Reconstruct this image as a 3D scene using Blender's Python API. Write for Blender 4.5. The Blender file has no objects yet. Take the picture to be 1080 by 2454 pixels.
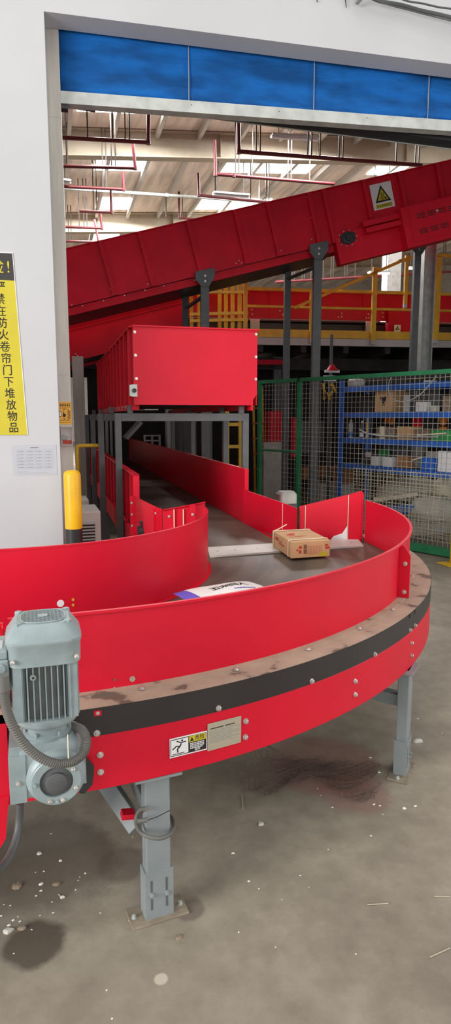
import bpy, bmesh, math, random
from mathutils import Vector, Matrix
V = Vector; R = math.radians; PI = math.pi
random.seed(7)
sc = bpy.context.scene; COL = sc.collection

# ---------------------------------------------------------------- camera
F = 1550.0; EYE = V((0, 0, 1.6)); TH = math.atan(227/F); YAW = math.atan(470/(F/math.cos(TH)))
cf = V((math.sin(YAW)*math.cos(TH), math.cos(YAW)*math.cos(TH), -math.sin(TH)))
cr = V((math.cos(YAW), -math.sin(YAW), 0)); cu = cr.cross(cf)
cam = bpy.data.cameras.new('camera'); co = bpy.data.objects.new('camera', cam); COL.objects.link(co)
co.location = EYE; co.rotation_euler = (PI/2-TH, 0, -YAW)
cam.sensor_fit = 'VERTICAL'; cam.sensor_height = 24; cam.lens = F/2454*24; cam.clip_end = 200; cam.clip_start = .05
sc.camera = co
sc.view_settings.view_transform = 'Standard'; sc.view_settings.look = 'None'
sc.view_settings.exposure = 0.0; sc.view_settings.gamma = 1.0; sc.view_settings.use_curve_mapping = False
# survey helpers: sight lines from the tripod point meet known planes of the place
def ray(x, y): return cf + cr*((x-540)/F) - cu*((y-1227)/F)
def at(x, y, Y):
    d = ray(x, y); return EYE + d*(Y/d.y)
def atz(x, y, z):
    d = ray(x, y); return EYE + d*((z-EYE.z)/d.z)
def onplane(x, y, P, D, off=0.0):           # vertical plane through P along D, moved off to its left normal
    N = V((-D.y, D.x, 0)).normalized(); Q = V((P[0], P[1], 0))+N*off
    d = ray(x, y); return EYE + d*((Q-EYE).dot(N)/d.dot(N))
def oncyl(x, y, c, r):
    d = ray(x, y); ox, oy = -c[0], -c[1]
    a = d.x**2+d.y**2; b = 2*(ox*d.x+oy*d.y); k = ox*ox+oy*oy-r*r
    t = (-b-math.sqrt(max(0, b*b-4*a*k)))/(2*a)
    return EYE+d*t
def head(deg): return V((math.cos(R(deg)), math.sin(R(deg)), 0))

# ---------------------------------------------------------------- materials
def nd(nt, t, **k):
    n = nt.nodes.new(t)
    for a, v in k.items():
        if a in n.inputs: n.inputs[a].default_value = v
        else: setattr(n, a, v)
    return n
def lin(c):
    c = [x/255 for x in c]
    return tuple([(x/12.92 if x <= .04045 else ((x+.055)/1.055)**2.4) for x in c]+[1.0])
def mat(name, rgb, rough=.5, metal=0., var=.12, scale=6., bump=0., bscale=40., spec=.5, col2=None, stretch=None, coat=0.):
    m = bpy.data.materials.new(name); m.use_nodes = True; nt = m.node_tree
    b = nt.nodes['Principled BSDF']; c = lin(rgb)
    b.inputs['Roughness'].default_value = rough; b.inputs['Metallic'].default_value = metal
    b.inputs['Specular IOR Level'].default_value = spec; b.inputs['Coat Weight'].default_value = coat
    tc = nd(nt, 'ShaderNodeTexCoord'); mp = nd(nt, 'ShaderNodeMapping')
    if stretch: mp.inputs['Scale'].default_value = stretch
    nt.links.new(tc.outputs['Object'], mp.inputs['Vector'])
    n = nd(nt, 'ShaderNodeTexNoise'); n.inputs['Scale'].default_value = scale; n.inputs['Detail'].default_value = 6
    nt.links.new(mp.outputs['Vector'], n.inputs['Vector'])
    r = nd(nt, 'ShaderNodeValToRGB')
    lo = col2 and lin(col2) or tuple([x*(1-var) for x in c[:3]]+[1]); hi = tuple([min(1, x*(1+var*.6)) for x in c[:3]]+[1])
    r.color_ramp.elements[0].position = .36; r.color_ramp.elements[0].color = lo
    r.color_ramp.elements[1].position = .62; r.color_ramp.elements[1].color = hi
    nt.links.new(n.outputs['Fac'], r.inputs['Fac']); nt.links.new(r.outputs['Color'], b.inputs['Base Color'])
    if bump:
        n2 = nd(nt, 'ShaderNodeTexNoise'); n2.inputs['Scale'].default_value = bscale; n2.inputs['Detail'].default_value = 4
        nt.links.new(mp.outputs['Vector'], n2.inputs['Vector'])
        bp = nd(nt, 'ShaderNodeBump'); bp.inputs['Strength'].default_value = bump; bp.inputs['Distance'].default_value = .01
        nt.links.new(n2.outputs['Fac'], bp.inputs['Height']); nt.links.new(bp.outputs['Normal'], b.inputs['Normal'])
    return m
def emis(name, rgb, s):
    m = bpy.data.materials.new(name); m.use_nodes = True; nt = m.node_tree
    for n in list(nt.nodes): nt.nodes.remove(n)
    e = nd(nt, 'ShaderNodeEmission'); e.inputs['Color'].default_value = lin(rgb); e.inputs['Strength'].default_value = s
    o = nd(nt, 'ShaderNodeOutputMaterial'); nt.links.new(e.outputs[0], o.inputs[0]); return m
M = {}
M['red'] = mat('red_paint', (210, 18, 46), .42, var=.05, scale=3, spec=.28)
M['red2'] = mat('red_paint_hall', (212, 22, 46), .5, var=.10, scale=3, spec=.2)
M['black'] = mat('black_band', (44, 38, 38), .45, var=.15)
M['darkbelt'] = mat('rubber_belt', (102, 93, 82), .5, var=.22, scale=3, stretch=(1, 1, 1))
M['grey'] = mat('grey_paint', (132, 140, 142), .42, var=.08, scale=8)
M['dgrey'] = mat('dark_grey_paint', (88, 90, 92), .5, var=.12, scale=8)
M['motor'] = mat('motor_grey_green', (138, 152, 154), .36, var=.12, scale=14, bump=.05, bscale=120)
M['finshade'] = mat('motor_grey_shaded', (110, 116, 116), .5, var=.2, scale=20)  # darker motor grey paints the shade between the cooling fins
M['zinc'] = mat('zinc_bolt', (205, 200, 196), .3, .7, var=.15, scale=60)
M['galv'] = mat('galvanised', (186, 190, 186), .42, .25, var=.14, scale=10)
M['guide'] = mat('shutter_rail_steel', (184, 180, 172), .5, .15, var=.10, scale=4, stretch=(6, 6, .6))
M['white'] = mat('white_plaster', (187, 188, 191), .85, var=.03, scale=1.5, bump=.03, bscale=30)
M['yellow'] = mat('yellow_paint', (232, 178, 20), .38, var=.1, scale=6)
M['yellow2'] = mat('yellow_rail_paint', (226, 182, 44), .42, var=.12, scale=6)
M['blackp'] = mat('black_paint', (42, 42, 44), .45)
M['blue'] = mat('blue_shelf_paint', (48, 108, 206), .42, var=.12)
M['green'] = mat('green_fence_paint', (40, 128, 84), .45, var=.15)
M['wire'] = mat('fence_wire', (168, 172, 160), .5, .2, var=.2)
M['wire2'] = mat('beige_wire', (196, 188, 160), .6, var=.2)
M['card'] = mat('cardboard', (206, 164, 120), .8, var=.08, scale=9)
M['card2'] = mat('brown_cardboard', (168, 122, 84), .85, var=.14, scale=9)
M['strap'] = mat('white_strap', (240, 226, 200), .5, var=.05)
M['paper'] = mat('paper', (232, 232, 234), .8, var=.02)
M['sheet'] = mat('form_paper', (180, 183, 191), .8, var=.02)
M['bag'] = mat('white_bag', (238, 236, 232), .45, var=.03)
M['purple'] = mat('violet_print', (104, 92, 196), .5)
M['ink'] = mat('black_ink', (36, 28, 26), .7)
M['pale'] = mat('pale_ink', (150, 152, 158), .8)
M['inkred'] = mat('red_ink', (190, 62, 50), .7)
M['syellow'] = mat('sign_yellow', (196, 182, 40), .55, var=.05)
M['sblack'] = mat('sign_black', (50, 47, 46), .55)
M['stickor'] = mat('sticker_orange', (222, 164, 50), .5, var=.05)
M['grate'] = mat('grey_label', (174, 164, 144), .45, .1, var=.05)
M['plastic'] = mat('clear_plastic', (172, 162, 156), .25, var=.08)
M['hose'] = mat('grey_hose', (104, 102, 98), .55, var=.1)
M['hoseb'] = mat('dark_hose', (78, 80, 82), .5, var=.1)
M['pipe'] = mat('sprinkler_red', (104, 30, 36), .5, var=.15)
M['rod'] = mat('hanger_rod', (70, 58, 54), .6)
M['beam'] = mat('cream_beam', (184, 172, 152), .7, var=.05)
M['purlin'] = mat('purlin', (206, 200, 194), .55, .1, var=.06)
M['roof'] = mat('roof_sheet', (238, 220, 208), .5, .0, var=.22, scale=1.6, stretch=(3, .35, 1))
M['hallwall'] = mat('hall_wall', (200, 196, 190), .8)
M['dark'] = mat('dark_goods_and_shade', (46, 42, 40), .8, var=.3, scale=2)  # crates' own dark; paints the shade on the sheet under the mezzanine
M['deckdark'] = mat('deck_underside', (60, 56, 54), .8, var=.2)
M['lgrey'] = mat('light_grey_paint', (190, 192, 190), .5, var=.06)
M['cab'] = mat('cabinet_white', (206, 204, 196), .5, var=.05)
M['sky'] = emis('skylight_daylight', (255, 252, 248), 7.0)
M['lamp'] = emis('lamp_tube', (255, 250, 244), 5.0)
M['net'] = mat('net_rope', (96, 78, 70), .9, var=.3)
M['orange'] = mat('orange_plastic', (224, 120, 40), .5)
M['teal'] = mat('green_plastic', (60, 150, 80), .5)
M['chip'] = mat('white_foam', (232, 226, 216), .8)
M['brown'] = mat('brown_scrap', (140, 122, 104), .9, var=.3, scale=30)
M['dustpl'] = mat('pale_sheet_plastic', (196, 194, 186), .4, var=.15)

def wall_blue():
    m = mat('blue_curtain', (14, 88, 160), .7, var=.38, scale=2.0, stretch=(1.2, 1.2, 4), bump=.5, bscale=14, spec=.2)
    return m
M['curtain'] = wall_blue()

def floor_mat():
    m = bpy.data.materials.new('concrete_floor'); m.use_nodes = True; nt = m.node_tree; L = nt.links.new
    b = nt.nodes['Principled BSDF']; tc = nd(nt, 'ShaderNodeTexCoord')
    def noise(s, det=8, rgh=.6):
        n = nd(nt, 'ShaderNodeTexNoise'); n.inputs['Scale'].default_value = s; n.inputs['Detail'].default_value = det
        n.inputs['Roughness'].default_value = rgh; L(tc.outputs['Object'], n.inputs['Vector']); return n
    def ramp(src, a, ca, z, cz):
        r = nd(nt, 'ShaderNodeValToRGB'); e = r.color_ramp.elements
        e[0].position = a; e[0].color = ca; e[1].position = z; e[1].color = cz; L(src, r.inputs['Fac']); return r
    def mix(fac, A, B, mode='MIX'):
        x = nd(nt, 'ShaderNodeMix', data_type='RGBA', blend_type=mode)
        if hasattr(fac, 'is_linked'): L(fac, x.inputs[0])
        else: x.inputs[0].default_value = fac
        for s, i in ((A, 6), (B, 7)):
            if hasattr(s, 'is_linked'): L(s, x.inputs[i])
            else: x.inputs[i].default_value = s
        return x.outputs[2]
    base = ramp(noise(1.3).outputs['Fac'], .3, lin((128, 120, 106)), .7, lin((170, 161, 144))).outputs['Color']
    fine = ramp(noise(9, 10, .7).outputs['Fac'], .35, (.80, .79, .78, 1), .65, (1.05, 1.05, 1.05, 1)).outputs['Color']
    c = mix(1.0, base, fine, 'MULTIPLY')
    big = ramp(noise(.55, 5).outputs['Fac'], .48, (0, 0, 0, 1), .7, (.55, .55, .55, 1)).outputs['Color']
    c = mix(big, c, lin((112, 104, 92)))
    # stains and darker floor patches with a place of their own: (x, y, radius, colour, strength)
    for (x, y, r, rgb, s) in STAINS_AND_PATCHES:
        mp = nd(nt, 'ShaderNodeVectorMath', operation='DISTANCE'); 
        dn = noise(9, 5); ad = nd(nt, 'ShaderNodeVectorMath', operation='MULTIPLY_ADD')
        L(dn.outputs['Color'], ad.inputs[0]); ad.inputs[1].default_value = (r*.7, r*.7, 0); L(tc.outputs['Object'], ad.inputs[2])
        L(ad.outputs[0], mp.inputs[0]); mp.inputs[1].default_value = (x-6+r*.35, y-18+r*.35, .1)      # the floor's own origin lies at (6, 18, -.1)
        q = nd(nt, 'ShaderNodeMapRange'); q.inputs['From Min'].default_value = r*1.05; q.inputs['From Max'].default_value = r*.78
        q.inputs['To Min'].default_value = 0; q.inputs['To Max'].default_value = s; L(mp.outputs['Value'], q.inputs['Value'])
        c = mix(q.outputs[0], c, lin(rgb))
    L(c, b.inputs['Base Color'])
    rr = ramp(noise(3).outputs['Fac'], .3, (.42,)*3+(1,), .7, (.7,)*3+(1,)).outputs['Color']; L(rr, b.inputs['Roughness'])
    bp = nd(nt, 'ShaderNodeBump'); bp.inputs['Strength'].default_value = .12; bp.inputs['Distance'].default_value = .01
    L(noise(35, 6).outputs['Fac'], bp.inputs['Height']); L(bp.outputs['Normal'], b.inputs['Normal'])
    return m

# ---------------------------------------------------------------- mesh builder (world coordinates)
class MB:
    def __init__(s, m=None): s.v = []; s.f = []; s.mi = []; s.sm = []; s.mats = []; s.cur = 0; s.use(m or 'red')
    def use(s, m):
        m = M[m] if isinstance(m, str) else m
        if m not in s.mats: s.mats.append(m)
        s.cur = s.mats.index(m); return s
    def face(s, idx, smooth=False): s.f.append(idx); s.mi.append(s.cur); s.sm.append(smooth)
    def verts(s, pts):
        n = len(s.v); s.v += [V(p) for p in pts]; return n
    def hexa(s, p):                        # 8 corners: bottom 4 then top 4, same winding
        n = s.verts(p)
        for q in ((3, 2, 1, 0), (4, 5, 6, 7), (0, 1, 5, 4), (1, 2, 6, 5), (2, 3, 7, 6), (3, 0, 4, 7)): s.face([n+i for i in q])
        return s
    def box(s, a, b): 
        x0, y0, z0 = a; x1, y1, z1 = b
        return s.hexa([(x0, y0, z0), (x1, y0, z0), (x1, y1, z0), (x0, y1, z0), (x0, y0, z1), (x1, y0, z1), (x1, y1, z1), (x0, y1, z1)])
    def obox(s, c, ux, uy, uz):            # centre and three half-extent vectors
        c, ux, uy, uz = V(c), V(ux), V(uy), V(uz)
        return s.hexa([c-ux-uy-uz, c+ux-uy-uz, c+ux+uy-uz, c-ux+uy-uz, c-ux-uy+uz, c+ux-uy+uz, c+ux+uy+uz, c-ux+uy+uz])
    def bar(s, a, b, w, h, up=(0, 0, 1)):  # square bar from a to b, w across, h along up
        a, b = V(a), V(b); d = (b-a).normalized(); sd = d.cross(V(up))
        if sd.length < 1e-4: sd = d.cross(V((0, 1, 0)))
        sd.normalize(); u = sd.cross(d)
        return s.obox((a+b)/2, (b-a)/2, sd*w/2, u*h/2)
    def prism(s, pts, off):                # flat polygon pushed by vector off
        off = V(off); n = len(pts); a = s.verts(pts); b = s.verts([V(p)+off for p in pts])
        s.face([a+i for i in range(n)][::-1]); s.face([b+i for i in range(n)])
        for i in range(n): s.face([a+i, a+(i+1) % n, b+(i+1) % n, b+i])
        return s
    def tube(s, path, r, n=10, caps=True, rad=None):
        path = [V(p) for p in path]; prev = None; rings = []
        for i, p in enumerate(path):
            t = (path[min(i+1, len(path)-1)]-path[max(i-1, 0)]).normalized()
            if prev is None:
                u = t.cross(V((0, 0, 1)))
                if u.length < 1e-3: u = t.cross(V((1, 0, 0)))
                u.normalize()
            else:
                u = prev-t*prev.dot(t); u.normalize()
            prev = u; w = t.cross(u); rr = rad[i] if rad else r
            rings.append(s.verts([p+(u*math.cos(2*PI*k/n)+w*math.sin(2*PI*k/n))*rr for k in range(n)]))
        for a, b in zip(rings, rings[1:]):
            for k in range(n): s.face([a+k, a+(k+1) % n, b+(k+1) % n, b+k], True)
        if caps: s.face([rings[0]+k for k in range(n)][::-1]); s.face([rings[-1]+k for k in range(n)])
        return s
    def cyl(s, a, b, r, n=14): return s.tube([a, b], r, n)
    def lathe(s, c, prof, n=28, axis=(0, 0, 1)):   # prof: (radius, height) list along axis
        c = V(c); ax = V(axis).normalized(); u = ax.cross(V((0, 1, 0)))
        if u.length < 1e-3: u = ax.cross(V((1, 0, 0)))
        u.normalize(); w = ax.cross(u); rings = []
        for r, h in prof: rings.append(s.verts([c+ax*h+(u*math.cos(2*PI*k/n)+w*math.sin(2*PI*k/n))*max(r, 1e-4) for k in range(n)]))
        for a, b in zip(rings, rings[1:]):
            for k in range(n): s.face([a+k, a+(k+1) % n, b+(k+1) % n, b+k], True)
        s.face([rings[0]+k for k in range(n)][::-1]); s.face([rings[-1]+k for k in range(n)])
        return s
    def loft(s, secs, n=40, smooth=True):  # secs: (centre, halfx, halfy, exponent) superellipse rings along z
        rings = []
        for c, hx, hy, e in secs:
            pts = []
            for k in range(n):
                a = 2*PI*k/n; ca, sa = math.cos(a), math.sin(a)
                pts.append(V(c)+V((math.copysign(abs(ca)**(2/e), ca)*hx, math.copysign(abs(sa)**(2/e), sa)*hy, 0)))
            rings.append(s.verts(pts))
        for a, b in zip(rings, rings[1:]):
            for k in range(n): s.face([a+k, a+(k+1) % n, b+(k+1) % n, b+k], smooth)
        s.face([rings[0]+k for k in range(n)][::-1]); s.face([rings[-1]+k for k in range(n)])
        return s
    def arc(s, c, prof, a0, a1, n=48, smooth=True, lead=None):   # closed (r,z) profile swept about a vertical axis; lead: straight x-run before a0=-90
        rings = []; m = len(prof)
        if lead is not None: rings.append(s.verts([(lead, c[1]-r, z) for r, z in prof]))
        for i in range(n+1):
            a = R(a0+(a1-a0)*i/n)
            rings.append(s.verts([(c[0]+r*math.cos(a), c[1]+r*math.sin(a), z) for r, z in prof]))
        for p, q in zip(rings, rings[1:]):
            for k in range(m): s.face([p+k, q+k, q+(k+1) % m, p+(k+1) % m], smooth)
        s.face([rings[0]+k for k in range(m)]); s.face([rings[-1]+k for k in range(m)][::-1])
        return s
    def bolt(s, p, n, r=.007, h=.007, washer=True):
        r *= .8
        p, n = V(p), V(n).normalized()
        if washer: s.tube([p-n*.001, p+n*.002], r*1.4, 14)
        return s.tube([p, p+n*h, p+n*(h+.001)], r, 6, rad=[r, r, r*.8])
    def build(s, name, parent=None, bevel=0., auto=True):
        me = bpy.data.meshes.new(name)
        o0 = V((0, 0, 0)); p = parent
        while p is not None: o0 += p.location; p = p.parent
        loc = V((0, 0, 0))
        if parent is None:                 # a thing of one mesh: origin at its base
            xs = [v.x for v in s.v]; ys = [v.y for v in s.v]; loc = V(((min(xs)+max(xs))/2, (min(ys)+max(ys))/2, min(v.z for v in s.v)))
        me.from_pydata([tuple(v-o0-loc) for v in s.v], [], s.f)
        for m in s.mats: me.materials.append(m)
        me.polygons.foreach_set('material_index', s.mi); me.polygons.foreach_set('use_smooth', s.sm)
        bm = bmesh.new(); bm.from_mesh(me); bmesh.ops.recalc_face_normals(bm, faces=bm.faces)
        for e in bm.edges:
            if len(e.link_faces) == 2 and e.calc_face_angle(0) > R(38): e.smooth = False
        bm.to_mesh(me); bm.free()
        o = bpy.data.objects.new(name, me); COL.objects.link(o); o.location = loc
        if parent is not None: o.parent = parent
        if bevel:
            b = o.modifiers.new('bevel', 'BEVEL'); b.width = bevel; b.segments = 2; b.limit_method = 'ANGLE'; b.angle_limit = R(50)
        return o
def tag(o, label=None, cat=None, group=None, kind=None):
    if label: o['label'] = label
    if cat: o['category'] = cat
    if group: o['group'] = group
    if kind: o['kind'] = kind
    return o
def thing(name, loc, label, cat, group=None):
    e = bpy.data.objects.new(name, None); COL.objects.link(e); e.location = V(loc); e.empty_display_size = .1
    return tag(e, label, cat, group)
def struct(o): o['kind'] = 'structure'; return o
def copy_tree(o, parent=None):
    c = o.copy(); COL.objects.link(c); c.parent = parent
    for ch in list(o.children): copy_tree(ch, c)
    return c
class Fr:                                  # a flat local frame: u right, v up, n out
    def __init__(s, o, u, v): s.o = V(o); s.u = V(u).normalized(); s.v = V(v); s.v = (s.v-s.u*s.v.dot(s.u)).normalized(); s.n = s.u.cross(s.v)
    def __call__(s, a, b, n=0.): return s.o+s.u*a+s.v*b+s.n*n
    def quad(s, mb, a0, b0, a1, b1, n0, n1):
        mb.hexa([s(a0, b0, n0), s(a1, b0, n0), s(a1, b1, n0), s(a0, b1, n0), s(a0, b0, n1), s(a1, b0, n1), s(a1, b1, n1), s(a0, b1, n1)])
    def poly(s, mb, pts, n0, n1): mb.prism([s(a, b, n0) for a, b in pts], s.n*(n1-n0))
    def line(s, mb, pts, w, n0, n1):
        for (a, b), (c, d) in zip(pts, pts[1:]):
            L = math.hypot(c-a, d-b) or 1e-6; px, py = -(d-b)/L*w/2, (c-a)/L*w/2
            s.poly(mb, [(a+px, b+py), (a-px, b-py), (c-px, d-py), (c+px, d+py)], n0, n1)
def text(fr, a, b, body, size, m, n=.001, name='lettering', parent=None, bold=0., sx=1.):
    c = bpy.data.curves.new('txt', 'FONT'); c.body = body; c.size = size; c.align_x = 'CENTER'; c.align_y = 'CENTER'; c.extrude = .0004; c.offset = bold
    c.resolution_u = 2
    t = bpy.data.objects.new('txt', c); COL.objects.link(t)
    dg = bpy.context.evaluated_depsgraph_get(); me = bpy.data.meshes.new_from_object(t.evaluated_get(dg))
    bpy.data.objects.remove(t)
    mb = MB(m); k = mb.verts([fr(a+v.co.x*sx, b+v.co.y, n+v.co.z) for v in me.vertices])
    for p in me.polygons: mb.face([k+i for i in p.vertices])
    bpy.data.meshes.remove(me)
    return mb.build(name, parent)
# ---------------------------------------------------------------- setting
W0 = V((.197, 4.7, 0)); WD = head(-4.2); WN = V((-WD.y, WD.x, 0)); UP = V((0, 0, 1))
def wp(s, n, z): return W0+WD*s+WN*n+UP*z
def wbox(mb, s0, s1, n0, n1, z0, z1, dz=0.0):
    return mb.hexa([wp(s0, n0, z0), wp(s1, n0, z0+dz), wp(s1, n1, z0+dz), wp(s0, n1, z0), wp(s0, n0, z1), wp(s1, n0, z1+dz), wp(s1, n1, z1+dz), wp(s0, n1, z1)])
STAINS_AND_PATCHES = [(-.42, 1.80, .17, (84, 74, 64), .9), (.25, 2.15, .10, (96, 88, 78), .6), (1.05, 2.35, .42, (120, 70, 66), .35), (1.45, 2.25, .22, (128, 76, 72), .35),
          (.33, 1.30, .10, (178, 172, 156), .7), (-.35, 2.3, .5, (80, 72, 62), .45), (1.5, 1.6, .12, (104, 98, 84), .5), (.47, 1.9, .08, (104, 92, 84), .7)]
p = tuple(atz(80, 2260, 0)); STAINS_AND_PATCHES[0] = (p[0], p[1], .10, (82, 72, 62), .92)
p = tuple(atz(385, 2345, 0)); STAINS_AND_PATCHES[4] = (p[0], p[1], .022, (196, 190, 172), .8)
p = tuple(atz(110, 2060, 0)); STAINS_AND_PATCHES[5] = (p[0], p[1], .28, (88, 78, 66), .6)  # wide darker patch on the floor below the motor
p = tuple(atz(770, 1830, 0)); STAINS_AND_PATCHES[2] = (p[0], p[1], .28, (128, 74, 70), .45)
p = tuple(atz(850, 1900, 0)); STAINS_AND_PATCHES[3] = (p[0], p[1], .17, (140, 84, 80), .35)
p = tuple(atz(455, 2180, 0)); STAINS_AND_PATCHES[7] = (p[0], p[1], .055, (104, 92, 84), .7)
M['floor'] = floor_mat()
struct(MB('floor').box((-14, -9, -.1), (26, 45, 0)).build('floor'))
w = MB('white')
wbox(w, -12, 0, 0, .18, 0, 10.6); wbox(w, 0, 5.2, 0, .18, 4.17, 10.6); wbox(w, 5.2, 22, 0, .18, 0, 10.6)
struct(w.build('wall_front'))

# rolling shutter in the doorway: structure with its own pieces
dr = struct(thing('door_1', wp(0, .2, 0), 'blue rolling shutter curtain half raised in the white wall opening', 'roller shutter'))
g = MB('guide'); wbox(g, -.05, .085, .185, .30, 0, 4.6)
for z in (1.9, 3.62): wbox(g, -.03, .0845, .1835, .186, z, z+.012)
g.build('guide_rail', dr, .003)
g = MB('guide'); wbox(g, 5.12, 5.25, .185, .30, 0, 4.6); g.build('guide_rail', dr, .003)
cm = MB('curtain'); SL = .08/2.9
nx, nz = 64, 14; gi = []
for j in range(nz+1):
    for i in range(nx+1):
        s = .075+(5.1-.075)*i/nx; z = 3.79+SL*s+(4.62-3.79-SL*s)*j/nz
        d = .012*math.sin(s*2.3+j*.7)*math.sin(j*1.3+s)+.006*math.sin(j*2.4+s*3)
        gi.append(cm.verts([wp(s, .225+d, z)]))
for j in range(nz):
    for i in range(nx):
        a = j*(nx+1)+i; cm.face([gi[a], gi[a+1], gi[a+nx+2], gi[a+nx+1]], True)
o = cm.build('curtain', dr); sd = o.modifiers.new('thick', 'SOLIDIFY'); sd.thickness = .006
st = MB('pale')
for px in (452, 752, 1027):
    s = (onplane(px, 200, W0, WD, .21)-W0).dot(WD); wbox(st, s-.002, s+.002, .205, .214, 3.80+SL*s, 4.3)
st.build('seam_stitching', dr)
bb = MB('galv')
def bar_(s0, s1, n0, n1, z0, z1): wbox(bb, s0, s1, n0, n1, z0+SL*s0, z1+SL*s0, SL*(s1-s0))
bar_(.085, 5.1, .19, .27, 3.715, 3.785); bar_(.06, 5.1, .196, .255, 3.783, 3.797)
for px in (458, 668, 880): 
    s = (onplane(px, 260, W0, WD, .19)-W0).dot(WD); bb.use('blackp'); bb.bolt(wp(s, .189, 3.765+SL*s), -WN, .004, .003, False); bb.use('galv')
bb.build('bottom_bar', dr, .004)
SB = -.05/2.03; rz0 = 3.834-SB*1.163
rb = MB('blackp'); wbox(rb, .09, 5.1, .32, .46, rz0+SB*.09, 4.0, SB*5.01); rb.use('galv'); wbox(rb, .09, 5.1, .455, .465, rz0+SB*.09-.004, rz0+SB*.09+.02, SB*5.01); rb.build('rear_bar', dr)
lk = MB('blackp'); wbox(lk, .072, .13, .20, .26, 3.69, 3.74); lk.build('bar_end_block', dr)

# hall shell
RH = -1.9; HX = head(RH); HY = V((-HX.y, HX.x, 0))
def hp(x, y, z): return HX*x+HY*y+UP*z
def rz(x): return 9.75+.075*(x-5)
roof = MB('roof').hexa([hp(-13, 5.2, rz(-13)+.02), hp(24, 3.5, rz(24)+.02), hp(24, 44, rz(24)+.02), hp(-13, 44, rz(-13)+.02), hp(-13, 5.2, rz(-13)+.1), hp(24, 3.5, rz(24)+.1), hp(24, 44, rz(24)+.1), hp(-13, 44, rz(-13)+.1)])
rf = struct(roof.build('ceiling'))
for i in range(29):
    x = -11.5+1.22*i; pm = MB('purlin')
    pm.obox(hp(x, 24, rz(x)-.09), HY*19.5, (HX+UP*.075)*.03, UP*.09); pm.obox(hp(x+.03, 24, rz(x)-.175), HY*19.5, (HX+UP*.075)*.045, UP*.006)
    o = pm.build('purlin', rf)
for k, (y, h) in enumerate(((12.9, .68), (19.6, .68), (27.3, .68), (35, .68))):
    b = MB('beam'); x0, x1 = -12.5, 23.5
    for (n0, n1, z0, z1) in ((-.02, .02, -h, 0), (-.16, .16, -h-.03, -h), (-.16, .16, -.03, 0)):
        b.hexa([hp(x0, y+n0, rz(x0)+z0), hp(x1, y+n0, rz(x1)+z0), hp(x1, y+n1, rz(x1)+z0), hp(x0, y+n1, rz(x0)+z0), hp(x0, y+n0, rz(x0)+z1), hp(x1, y+n0, rz(x1)+z1), hp(x1, y+n1, rz(x1)+z1), hp(x0, y+n1, rz(x0)+z1)])
    for i in range(12): x = -10+3*i; b.obox(hp(x, y-.09, rz(x)-.34), HX*.008, HY*.07, UP*.31)
    struct(b.build('trim_%d' % (k+1)))
wi = 0
for y0, y1, spans in ((17.0, 18.45, ((-4.5, -2.2), (.9, 3.2), (5.7, 8.1), (11, 13.2))), (21.5, 22.6, ((-4, -1.5), (1.6, 3.25), (5.75, 8.9), (11.2, 12.4))), (25.4, 26.7, ((-4, -1.5), (1.9, 3.2), (5.7, 8.6), (11.5, 13))), (30.2, 31.6, ((-3, -1), (1.9, 3.2), (5.7, 9.), (11.5, 14)))):
    for x0, x1 in spans:
        wi += 1; q = MB('sky'); z0, z1 = rz(x0)-.01, rz(x1)-.01
        q.hexa([hp(x0, y0, z0), hp(x1, y0, z1), hp(x1, y1, z1), hp(x0, y1, z0), hp(x0, y0, z0+.02), hp(x1, y0, z1+.02), hp(x1, y1, z1+.02), hp(x0, y1, z0+.02)])
        struct(q.build('window_%d' % wi))
struct(MB('hallwall').hexa([hp(-13, 44, 0), hp(24, 44, 0), hp(24, 44.2, 0), hp(-13, 44.2, 0), hp(-13, 44, 9), hp(24, 44, 11.5), hp(24, 44.2, 11.5), hp(-13, 44.2, 9)]).build('wall_back'))
struct(MB('hallwall').hexa([hp(-13.2, 5, 0), hp(-13, 5, 0), hp(-13, 44, 0), hp(-13.2, 44, 0), hp(-13.2, 5, 8.6), hp(-13, 5, 8.6), hp(-13, 44, 8.6), hp(-13.2, 44, 8.6)]).build('wall_left'))
struct(MB('hallwall').hexa([hp(24, 3, 0), hp(24.2, 3, 0), hp(24.2, 44, 0), hp(24, 44, 0), hp(24, 3, 11.3), hp(24.2, 3, 11.3), hp(24.2, 44, 11.3), hp(24, 44, 11.3)]).build('wall_right'))

# ---------------------------------------------------------------- things on the wall
WF = Fr(wp(0, -.001, 0), WD, UP)            # n points to -WN (towards the viewer)
b = MB('syellow'); WF.quad(b, -.62, 1.48, -.211, 2.503, 0, .004); b.use('sblack'); WF.quad(b, -.62, 2.503, -.255, 2.678, 0, .0041)
# the board hangs slightly askew: its right edge runs inward towards the top
for i, v in enumerate(b.v):
    s = (v-W0).dot(WD)
    if s > -.3: b.v[i] = v+WD*((-.211-.045*(v.z-1.48)/1.2)-s)
b.use('paper'); WF.poly(b, [(-.215, 1.48), (-.211, 1.48), (-.256, 2.678), (-.260, 2.678)], 0, .0044); WF.quad(b, -.62, 2.676, -.256, 2.681, 0, .0044)
sg = thing('danger_sign', WF(-.4, 1.48), 'tall yellow and black warning board with vertical Chinese characters on the white wall', 'sign')
b.build('board', sg)
for a_, c_ in ((-.47, '危'), (-.365, '险'), (-.289, '!')): text(WF, a_, 2.585, c_, .105, M['syellow'], .005, 'heading', sg, .0006, .9)
for i, ch in enumerate('严禁在防火卷帘门下堆放物品'):
    z = 2.455-i*.0775; text(WF, -.358+.0046*i if i else -.345, z, ch, .075, M['ink'], .005, 'character', sg, .0005, .9)
pp = thing('notice_sheet', WF(-.17, 1.2), 'white printed form sheet taped on the white wall below the yellow sign', 'notice')
b = MB('sheet'); WF.quad(b, -.316, 1.2, -.024, 1.41, .0, .0012); b.build('sheet', pp)
b = MB('pale')
for r_ in range(7): WF.quad(b, -.29, 1.245+.022*r_, -.05, 1.2458+.022*r_, .0012, .0016)
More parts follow.
